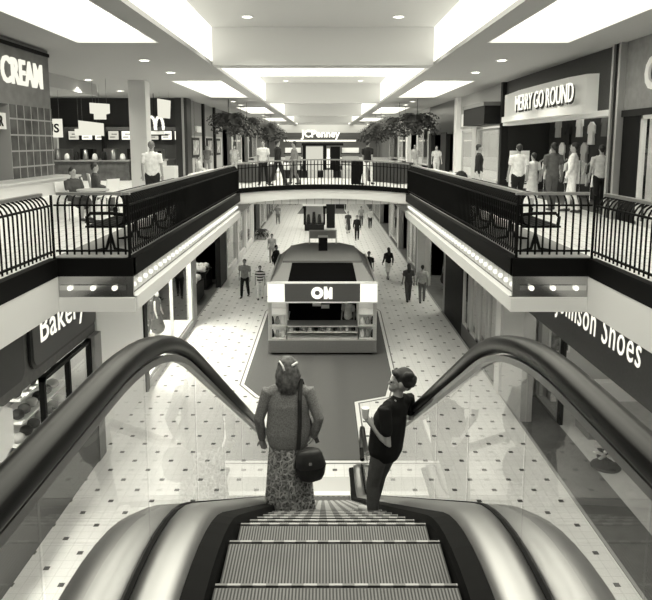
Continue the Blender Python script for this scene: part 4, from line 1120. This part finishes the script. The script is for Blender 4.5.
BX(KX-.52, 25.58, Zr+.28, KX+.54, 25.64, Zr+.60).build('board', mat(.25, .5), bn)
MB().box(KX-.55, 25.57, Zr+.58, KX+.57, 25.66, Zr+.62).box(KX-.55, 25.57, Zr+.05, KX-.51, 25.65, Zr+.6).box(KX+.53, 25.57, Zr+.05, KX+.57, 25.65, Zr+.6).build('frame', M_LGREY, bn)
# goods in the kiosk
for i in range(11):
    x = KX-1.05+.21*i
    tag(MB().lathe([(.06, 0), (.075, .06), (.05, .14), (.02, .17)], (x, ky0+.25, .80), 10).build('trinket', (M_PAPER, M_DARK, mat(.4))[i % 3], smooth=True), 'small ornament in the front glass case of the kiosk', 'ornament', 'ornaments in the kiosk front case')
for s in (-1, 1):
    for i in range(6):
        x = KX + s*(1.35+.18*(i % 3)); z = (.56, 1.02)[i//3]
        tag(MB().lathe([(.07, 0), (.08, .1), (.04, .26)], (x, ky0+.3, z), 10).build('vase', (M_DARK, M_PAPER, mat(.3))[(i+1) % 3], smooth=True), 'small vase in the %s glass case of the kiosk' % ('left' if s < 0 else 'right'), 'vase', 'vases in the %s kiosk case' % ('left' if s < 0 else 'right'))
for i, (x, z, w_) in enumerate(((-.45, 1.52, .22), (-.2, 1.4, .3), (.0, 1.6, .2), (.1, 1.32, .28), (.15, 1.75, .35))):
    tag(BX(KX+x-w_/2, 22.0, z, KX+x+w_/2, 22.04, z+.13).build('hanging_card', M_PAPER), 'pale card hanging inside the dark kiosk opening', 'card', 'cards hanging inside the kiosk')
P('clerk in white shirt standing inside the kiosk', (KX+.92, 22.3, .015), 160, 1.65, .75, .1, hairv=.03, walk=.02)

# second kiosk, far display and benches of the lower level
k2 = thing('display_case', 'glass-fronted display kiosk with dark frame beyond the main kiosk', 'display case', (-.75, 52.5, 0))
BX(-1.5, 51.8, 0, .1, 53.4, .5).build('base', M_DARK, k2)
MB().prism([(-1.65, 51.7), (.25, 51.7), (.25, 53.5), (-1.65, 53.5)], 'z', 2.05, 2.2).build('top', M_PAPER, k2)
for x in (-1.5, .1):
    for yy in (51.8, 53.4): BX(x-.08, yy-.05, .5, x+.08, yy+.05, 2.05).build('post', M_BLACK, k2)
BX(-1.4, 51.82, .5, 0, 51.84, 2.05).build('glass_pane', M_GLASS, k2)
BX(-1.4, 53.2, .5, 0, 53.3, 2.05).build('back_panel', mat(.6, .5), k2)
for i in range(3): tag(MB().lathe([(.18, 0), (.14, .5), (.1, .8+.2*(i % 2))], (-1.2+.45*i, 52.3, .5), 8).build('display_form', M_DARK), 'dark form standing inside the far glass display kiosk', 'display form', 'forms in the far display kiosk')
tag(BX(.3, 53.6, 0, 1.0, 54.4, 2.6).build('waste_cabinet', M_DARK), 'dark upright cabinet right behind the far display kiosk', 'cabinet')
k3 = thing('far_kiosk', 'long low dark kiosk at the far end of the lower walkway', 'kiosk', (-.1, 70, 0))
BX(-2.2, 69.5, 1.6, 2.2, 70.6, 2.6).build('canopy', M_DARK, k3); BX(-2.2, 69.6, 0, -1.5, 70.5, 1.6).build('leg', M_DARK, k3); BX(1.4, 69.6, 0, 2.2, 70.5, 1.6).build('leg', M_DARK, k3); BX(-.5, 69.6, 0, .4, 70.5, 1.6).build('leg', M_BLACK, k3)

# ================================================= BENCHES on the galleries
def bench(s, label):
    cx = s*3.52; y0 = 10.35; y1 = 14.6
    t = thing('bench', label, 'bench', (cx, (y0+y1)/2, U+.012), 0, None)
    z = U+.012
    prof = []   # seat+back slats swept along Y: curved cross-section from front edge to back top
    for yy in (10.5, 11.9, 13.3, 14.5):
        f = MB()
        f.tube([(s*3.86, yy, z), (s*3.60, yy, z+.05), (s*3.52, yy, z+.30), (s*3.52, yy, z+.42)], .028, 6)
        f.tube([(s*3.22, yy, z), (s*3.46, yy, z+.05), (s*3.52, yy, z+.30)], .028, 6)
        f.tube([(s*3.88, yy, z+.40), (s*3.9, yy, z+.58), (s*3.84, yy, z+.64), (s*3.5, yy, z+.64), (s*3.3, yy, z+.62)], .03, 6)
        f.tube([(s*3.88, yy, z+.42), (s*3.3, yy, z+.42)], .025, 6)
        f.build('arm_frame', M_BLACK, t)
    for i in range(6):
        x = 3.88 - .1*i; BX(s*x, y0, z+.42, s*(x-.075), y1, z+.45).build('seat_slat', M_BLACK, t)
    n = 62
    curve = [(3.36, .44), (3.28, .5), (3.245, .62), (3.235, .78), (3.26, .90), (3.32, .97), (3.40, .985)]
    mbs = MB()
    for i in range(n):
        yy = y0 + .03 + (y1-y0-.06)*i/(n-1)
        mbs.tube([(s*a, yy, z+b) for a, b in curve], [(.006, .02)]*len(curve) if False else .013, 4)
    mbs.build('backrest', M_BLACK, t)
    MB().tube([(s*3.40, y0, z+.985), (s*3.40, y1, z+.985)], .016, 6).tube([(s*3.245, y0, z+.62), (s*3.245, y1, z+.62)], .02, 6).tube([(s*3.36, y0, z+.44), (s*3.36, y1, z+.44)], .02, 6).build('back_bars', M_BLACK, t)
    return t
bench(-1, 'long black slatted bench with curled back against the left gallery railing')
bench(1, 'long black slatted bench with curled back against the right gallery railing')
# white long planters behind
def fern_mesh(nf=42, L_=.75, seed=1):
    rnd = random.Random(seed); mb = MB()
    for i in range(nf):
        a = rnd.uniform(0, 2*PI); up = rnd.uniform(.1, .8); ln = L_*rnd.uniform(.7, 1.1)
        pts = []
        for j in range(9):
            t = j/8; r_ = ln*t; z = ln*(up*t*1.1 - .95*t*t*rnd.uniform(.95, 1.05))
            pts.append(Vector((math.cos(a)*r_, math.sin(a)*r_, z)))
        side = Vector((-math.sin(a), math.cos(a), 0))
        for j in range(8):
            wl = .17*math.sin(PI*(j+.8)/9.2)*L_/.75 + .02
            for sg in (-1, 1):
                p = pts[j]; q = pts[j].lerp(pts[j+1], .75)
                tip = (p+q)/2 + side*sg*wl + Vector((0, 0, -.03)) + (pts[j+1]-pts[j])*.3
                mb.add([p, q, tip], [(0, 1, 2)])
    me = bpy.data.meshes.new('foliage'); me.from_pydata([tuple(v) for v in mb.v], [], mb.f)
    me.materials.append(mat(.022, .7, 0, .012, 9)); return me
FM = [fern_mesh(95, .8, 1), fern_mesh(95, .8, 5)]
def hang_fern(x, y, z, sc, label, i):
    t = thing('hanging_fern', label, 'plant', (x, y, z))
    MB().lathe([(.12, -.02), (.2, -.0), (.26, .2), (.24, .2)], (0, 0, -.1), 14).build('basket', M_DARK, t, True, True)
    MB().tube([(0, 0, .1), (0, 0, ZC-z+(.25 if y in (47.0, 62) else 0))], .012, 5).build('hanger_rod', M_DARK, t, False, True)
    f = bpy.data.objects.new('foliage', FM[i % 2]); COL.objects.link(f); f.parent = t; f.location = (0, 0, .1); f.scale = (sc, sc, sc)
k = 0
for s, nm in ((-1, 'left'), (1, 'right')):
    for j, (x, y, z, sc) in enumerate(((5.0, 34.5, 8.35, 1.5), (4.4, 37.5, 8.3, 1.35), (5.3, 42, 8.3, 1.5), (4.2, 47.0, 8.25, 1.5), (4.3, 53.5, 8.1, 1.5), (4.6, 62, 8.1, 1.7))):
        hang_fern(s*x, y, z, sc, 'bushy fern hanging over the %s gallery, %s from the bridge' % (nm, ('first', 'second', 'third', 'fourth', 'fifth', 'sixth')[j]), k); k += 1
def planter(x0, y0, x1, y1, h, label, plants=0, z=U):
    t = thing('planter', label, 'planter', ((x0+x1)/2, (y0+y1)/2, z))
    BX(x0, y0, z, x1, y1, z+h).build('planter_box', mat(.6, .5), t)
    BX(x0-.04, y0-.04, z+h, x1+.04, y1+.04, z+h+.05).build('rim', M_PAPER, t)
    for i in range(plants):
        f = bpy.data.objects.new('foliage', FM[i % 2]); COL.objects.link(f); f.parent = t
        f.location = ((x0+x1)/2 - t.location.x, y0 + (y1-y0)*(i+.5)/plants - t.location.y, h+.05); f.scale = (.7, .7, .7)
planter(-4.9, 23.5, -4.1, 28.5, .62, 'long low white planter ledge on the left gallery near the bridge', 0)
planter(4.2, 23.5, 4.9, 28.5, .62, 'long low white planter ledge on the right gallery near the bridge', 0)
planter(-5.0, 46.8, -4.2, 48.3, .5, 'dark leafy planter box by the left shopfronts on the lower floor', 3, 0)
tag(BX(-6.1, 23.8, U, -5.5, 24.4, U+.95).build('waste_bin', mat(.7, .5)), 'white square waste bin near the food court column', 'bin')
# white cafe chairs and table at food court
def cafe_chair(x, y, rz, label):
    t = thing('cafe_chair', label, 'chair', (x, y, U), rz)
    MB().box(-.2, -.2, .43, .2, .2, .46).build('seat', M_PAPER, t, local=True)
    MB().add([(-.2, -.2, .45), (.2, -.2, .45), (.2, -.28, .9), (-.2, -.28, .9), (-.2, -.17, .45), (.2, -.17, .45), (.2, -.25, .9), (-.2, -.25, .9)], [(0,1,2,3),(7,6,5,4),(0,4,5,1),(1,5,6,2),(2,6,7,3),(3,7,4,0)]).build('backrest', M_PAPER, t, local=True)
    for a in (-1, 1):
        for b in (-1, 1): MB().tube([(a*.17, b*.17, .43), (a*.2, b*.2, 0)], .015, 6).build('leg', M_CHROME, t, local=True)
cafe_chair(-5.55, 16.4, R(60), 'white cafe chair right of the seated diners')
cafe_chair(-6.75, 19.2, R(-60), 'white cafe chair behind the tiled pier')
cafe_chair(-5.95, 15.0, R(-120), 'white cafe chair under the seated woman in dark dress')
cafe_chair(-6.1, 16.95, R(-70), 'white cafe chair under the seated person in dark top')
t = thing('cafe_table', 'round cafe table in front of the seated woman', 'table', (-5.25, 14.6, U))
MB().lathe([(.35, .72), (.36, .74), (.35, .76)], (-5.25, 14.6, U), 20).build('table_top', mat(.4), t)
MB().tube([(-5.25, 14.6, U), (-5.25, 14.6, U+.72)], .03, 8).build('pedestal', M_DARK, t)
MB().lathe([(.22, 0), (.2, .03), (.03, .05)], (-5.25, 14.6, U), 16).build('foot', M_DARK, t)
# bench seat for the left distant sitter
t = thing('stool', 'low dark bench under the distant seated person at left', 'bench', (-5.65, 29.0, U)); BX(-5.95, 28.6, U, -5.45, 29.4, U+.42).build('bench_body', M_DARK, t)
# stroller
t = thing('stroller', 'dark baby stroller beside the person in dark blouse', 'stroller', (4.25, 19.6, U))
MB().limb([(4.25, 19.5, U+.55), (4.25, 19.75, U+.75)], [(.2, .2), (.2, .22)], 12).build('hood', M_BLACK, t, True)
MB().box(4.08, 19.3, U+.35, 4.42, 19.9, U+.5).build('seat', M_DARK, t)
MB().tube([(4.08, 19.25, U+.1), (4.08, 19.9, U+.9)], .012, 6).tube([(4.42, 19.25, U+.1), (4.42, 19.9, U+.9)], .012, 6).tube([(4.08, 19.9, U+.9), (4.42, 19.9, U+.9)], .014, 6).tube([(4.08, 19.9, U+.1), (4.08, 19.3, U+.6)], .012, 6).tube([(4.42, 19.9, U+.1), (4.42, 19.3, U+.6)], .012, 6).build('frame', M_CHROME, t)
for x in (4.08, 4.42):
    for yy in (19.28, 19.88): MB().prism([(yy+.09*math.cos(2*PI*i/14), U+.09+.09*math.sin(2*PI*i/14)) for i in range(14)], 'x', x-.02, x+.02).build('wheel', M_BLACK, t)

# ================================================= upper directory kiosk behind the bridge
zk = U + .04
dk = thing('directory_kiosk', 'black-framed kiosk with tall lit display panel standing behind the bridge', 'kiosk', (0, 31, zk))
BX(-1.9, 30.4, zk, 1.6, 32.0, zk+.45).build('base', M_DARK, dk)
BX(-.95, 30.3, zk+.45, -.80, 30.5, zk+1.72).build('post', M_BLACK, dk); BX(.0, 30.3, zk+.45, .16, 30.5, zk+1.72).build('post', M_BLACK, dk)
BX(.35, 30.3, zk+.45, .8, 30.6, zk+1.6).build('panel', M_BLACK, dk)
BX(-.8, 30.36, zk+.5, 0, 30.4, zk+1.6).build('lit_display', emit(.5), dk)
BX(.18, 30.34, zk+.6, .32, 30.4, zk+1.5).build('lit_strip', emit(1.0), dk)
BX(-1.0, 30.25, zk+1.64, .95, 30.6, zk+1.76).build('lintel', M_BLACK, dk)
for s, x0, x1 in ((-1, -1.85, -1.0), (1, .85, 1.75)):
    for z in (.45, .85, 1.25): BX(x0, 30.4, zk+z, x1, 30.9, zk+z+.05).build('shelf', M_DARK, dk)
    for z in (.5, .9, 1.3):
        tag(BX(x0+.06, 30.5, zk+z, x1-.06, 30.8, zk+z+.24).build('carton', M_PAPER if z != .9 else mat(.45)), '%s box on the %s %s shelf of the directory kiosk' % ('grey' if z == .9 else 'white', {.5: 'lowest', .9: 'middle', 1.3: 'top'}[z], 'left' if s < 0 else 'right'), 'box', 'goods on the %s kiosk shelves' % ('left' if s < 0 else 'right'))
for i, (x, w_) in enumerate(((-.5, .5), (.25, .45), (1.1, .5))):
    tag(BX(x-w_/2, 30.05, zk, x+w_/2, 30.3, zk+.5).build('display_box', mat(.45, .5)), 'grey low box at the foot of the directory kiosk, %s' % ('left', 'middle', 'right')[i], 'box')
tag(BX(1.15, 25.8, zk+.1, 1.65, 26.3, zk+1.05).build('waste_bin', M_BLACK), 'black square waste bin on the bridge left of the person in white trousers', 'bin')
tag(BX(2.0, 28.5, zk, 4.0, 29.2, zk+.9).build('planter_box', mat(.03, .5)), 'long dark planter box behind the bridge at right', 'planter')
tag(BX(-3.9, 29.2, zk, -2.2, 29.9, zk+.8).build('planter_box', mat(.05, .5)), 'long dark planter box behind the bridge at left', 'planter')

# ================================================= shop goods
def garment(x, y, z, rz, m, label, group):
    o = MB().add([(-.2, -.04, 0), (.2, -.04, 0), (.17, -.04, .45), (.27, -.03, .35), (.24, -.03, .6), (.06, -.03, .72), (-.06, -.03, .72), (-.24, -.03, .6), (-.27, -.03, .35), (-.17, -.04, .45),
                  (-.2, .04, 0), (.2, .04, 0), (.17, .04, .45), (.27, .03, .35), (.24, .03, .6), (.06, .03, .72), (-.06, .03, .72), (-.24, .03, .6), (-.27, .03, .35), (-.17, .04, .45)],
                 [(0, 1, 2, 3, 4, 5, 6, 7, 8, 9), tuple(range(10, 20))[::-1]] + [(i, 10+i, 10+(i+1) % 10, (i+1) % 10) for i in range(10)]).build('shirt', m)
    o.location = (x, y, z); o.rotation_euler = (0, 0, rz); tag(o, label, 'garment', group)
for i in range(16):
    garment(8.55, 16.7+.49*i, U+(1.75, 1.1, 2.0, .9)[i % 4], PI/2, (M_PAPER, M_DARK, mat(.4), mat(.15), M_WHITE)[(i*3) % 5], '%s shirt hanging on display in the dark clothes shop, %s row' % (('white', 'black', 'mid-grey', 'dark grey', 'bright white')[(i*3) % 5], ('middle', 'lower', 'top', 'bottom')[i % 4]), 'garments in the clothes shop')
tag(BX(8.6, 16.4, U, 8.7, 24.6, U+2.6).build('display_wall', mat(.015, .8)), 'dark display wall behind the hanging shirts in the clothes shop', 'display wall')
for i in range(3):
    t = thing('clothes_rack', 'chrome clothes rack in the clothes shop, %s from the entrance' % ('first', 'second', 'third')[i], 'rack', (7.9, 18.3+2*i, U))
    yy = 18.3+2*i
    MB().tube([(7.9, yy-.6, U), (7.9, yy-.6, U+1.3), (7.9, yy+.6, U+1.3), (7.9, yy+.6, U)], .02, 6).build('rail', M_CHROME, t)
    for j in range(6):
        garment(7.9, yy-.5+.2*j, U+.55, 0, (M_PAPER, M_DARK, mat(.3))[j % 3], '%s garment on the %s chrome rack of the clothes shop' % (('white', 'black', 'grey')[j % 3], ('first', 'second', 'third')[i]), 'garments on chrome racks')
t = thing('sale_poster', 'white standing poster printed 3 SALE at the shop entrance', 'poster', (6.55, 21.4, U))
BX(6.2, 21.38, U+.3, 6.85, 21.42, U+1.55).build('board', M_PAPER, t)
letters('lettering', '3', .75, (6.52, 21.36, U+.82), 0, M_BLACK, t, extrude=.005, bold=.02); letters('lettering', 'SALE', .25, (6.52, 21.36, U+.45), 0, M_BLACK, t, extrude=.005, bold=.008)
for x in (6.25, 6.8): MB().tube([(x, 21.43, U), (x, 21.43, U+1.5)], .015, 6).build('leg', M_CHROME, t)
# magazines / display at near right window
dsp = thing('display_shelves', 'white stepped display shelves in the window at the right edge of the upper level', 'shelf', (7.5, 13.3, U))
for i in range(5): BX(7.2+.12*i, 12.3, U+.25*i, 7.9, 14.2, U+.25*(i+1)-.03).build('tier', M_PAPER if i % 2 == 0 else mat(.55), dsp)
for i in range(12):
    tag(BX(7.22+.12*(i//4), 12.4+.45*(i % 4), U+.25*(i//4+1)-.03, 7.32+.12*(i//4), 12.7+.45*(i % 4), U+.25*(i//4+1)+.1).build('boxed_item', (M_DARK, mat(.3), mat(.5))[i % 3]), 'small dark boxed item on the stepped white shelves', 'box', 'boxed items on the stepped shelves')
# lower left dress window: mannequins and drapes
def mannequin(x, y, rz, v, label):
    t = thing('mannequin', label, 'mannequin', (x, y, .25), rz)
    MB().limb([(0, 0, .45), (0, 0, .85), (0, 0, 1.05), (0, 0, 1.3), (0, 0, 1.42), (0, 0, 1.52)], [(.3, .25), (.17, .13), (.12, .1), (.17, .12), (.17, .09), (.04, .04)], 16).build('dress', mat(v, .8, 0, v*.3, 9), t, True, True)
    MB().ball((0, 0, 1.63), (.07, .08, .1)).build('head', M_PAPER, t, True, True)
    MB().limb([(-.19, 0, 1.4), (-.25, 0, 1.1), (-.2, .12, .88)], [.04, .035, .025], 8).build('arm', M_PAPER, t, True, True)
    MB().limb([(.19, 0, 1.4), (.26, .03, 1.12), (.24, .1, .85)], [.04, .035, .025], 8).build('arm', M_PAPER, t, True, True)
    MB().tube([(0, 0, .45), (0, 0, 0)], .03, 8).lathe([(.2, 0), (.2, .02), (.05, .03)], (0, 0, 0), 16).build('stand', M_CHROME, t, local=True)
mannequin(-5.8, 19.0, R(-60), .03, 'mannequin in black dress in the lower left shop window, nearest')
mannequin(-5.9, 20.3, R(-90), .7, 'mannequin in white dress in the lower left shop window, middle')
mannequin(-5.8, 21.8, R(-100), .02, 'mannequin in black dress in the lower left shop window, farthest')
struct(BX(-7.3, 18, 0, -5.3, 24.3, .25).build('floor', mat(.5, .7)))
struct(BX(-6.6, 19.6, .25, -6.5, 21.0, 3.0).build('wall_left', M_DARK))
for i in range(6):
    garment(-7.25, 18.4+.95*i, 1.3+.5*(i % 2), PI/2, (M_PAPER, M_DARK)[i % 2], '%s garment pinned on the back wall of the lower left dress shop window' % ('white', 'dark')[i % 2], 'garments in the dress shop window')
for i in range(7):
    tag(MB().ball((-5.55 - .12*(i % 2), 18.4+.28*i, .36), (.14, .13, .11)).build('flower_cluster', M_PAPER, smooth=True), 'white flower cluster along the lower left shop window floor', 'flowers', 'white flowers in the dress shop window')
# open shop 25-33: white draped display tables
for i, (x, y) in enumerate(((-6.2, 28.6), (-6.3, 31.4))):
    t = thing('display_table', 'dark display table piled with white goods in the open lower left shop, %s' % ('nearer', 'farther')[i], 'table', (x, y, 0))
    BX(x-.6, y-.9, 0, x+.6, y+.9, .8).build('table_body', M_DARK, t)
    for j in range(8):
        tag(MB().ball((x-.35+.24*(j % 4), y-.5+.9*(j//4), .95), (.2, .3, .17)).build('cushion', M_PAPER, smooth=True), 'white cushion on the %s dark display table, %s row, %s' % (('nearer', 'farther')[i], ('near', 'far')[j//4], ('leftmost', 'second from left', 'third from left', 'rightmost')[j % 4]), 'cushion', 'white cushions in the open shop')
# clothes in lower right shop
for i, x in enumerate((6.3, 6.8, 7.3)):
    t = thing('clothes_rail', 'tall chrome clothes rail in the bright lower right shop, %s from the walkway' % ('first', 'second', 'third')[i], 'rack', (x, 29.1, 0))
    MB().tube([(x, 26.8, 0), (x, 26.8, 2.34), (x, 31.3, 2.34), (x, 31.3, 0)], .02, 6).build('upper_rail', M_CHROME, t)
    MB().tube([(x, 26.8, 1.83), (x, 31.3, 1.83)], .02, 6).build('lower_rail', M_CHROME, t)
for i in range(12):
    garment(6.3+.5*(i % 3), 27.0+.36*i, 1.1+.5*(i % 2), 0, (M_DARK, M_BLACK, mat(.4))[i % 3], '%s garment on the bright lower right shop rails, place %s from the near end' % (('dark', 'black', 'grey')[i % 3], 'one two three four five six seven eight nine ten eleven twelve'.split()[i]), 'garments in the lower right shop')
for i in range(3): mannequin(6.0, 28.2+1.3*i, R(90), .03, 'mannequin in dark dress in the bright lower right shop, %s' % ('nearest', 'middle', 'farthest')[i])
for o in bpy.data.objects:
    if o.name.startswith('mannequin') and o.parent is None and o.location.x > 0: o.location.z = 0.01
# pictures in the white framed windows lower left
for i in range(4):
    yy = 34.2 + 3.1*i
    tag(MB().prism([(yy+.45*math.cos(2*PI*j/20), 1.9+.6*math.sin(2*PI*j/20)) for j in range(20)], 'x', -5.6, -5.55).build('window_display', M_DARK), 'oval dark display panel in the white-framed lower left windows', 'display', 'oval panels in the white-framed windows')
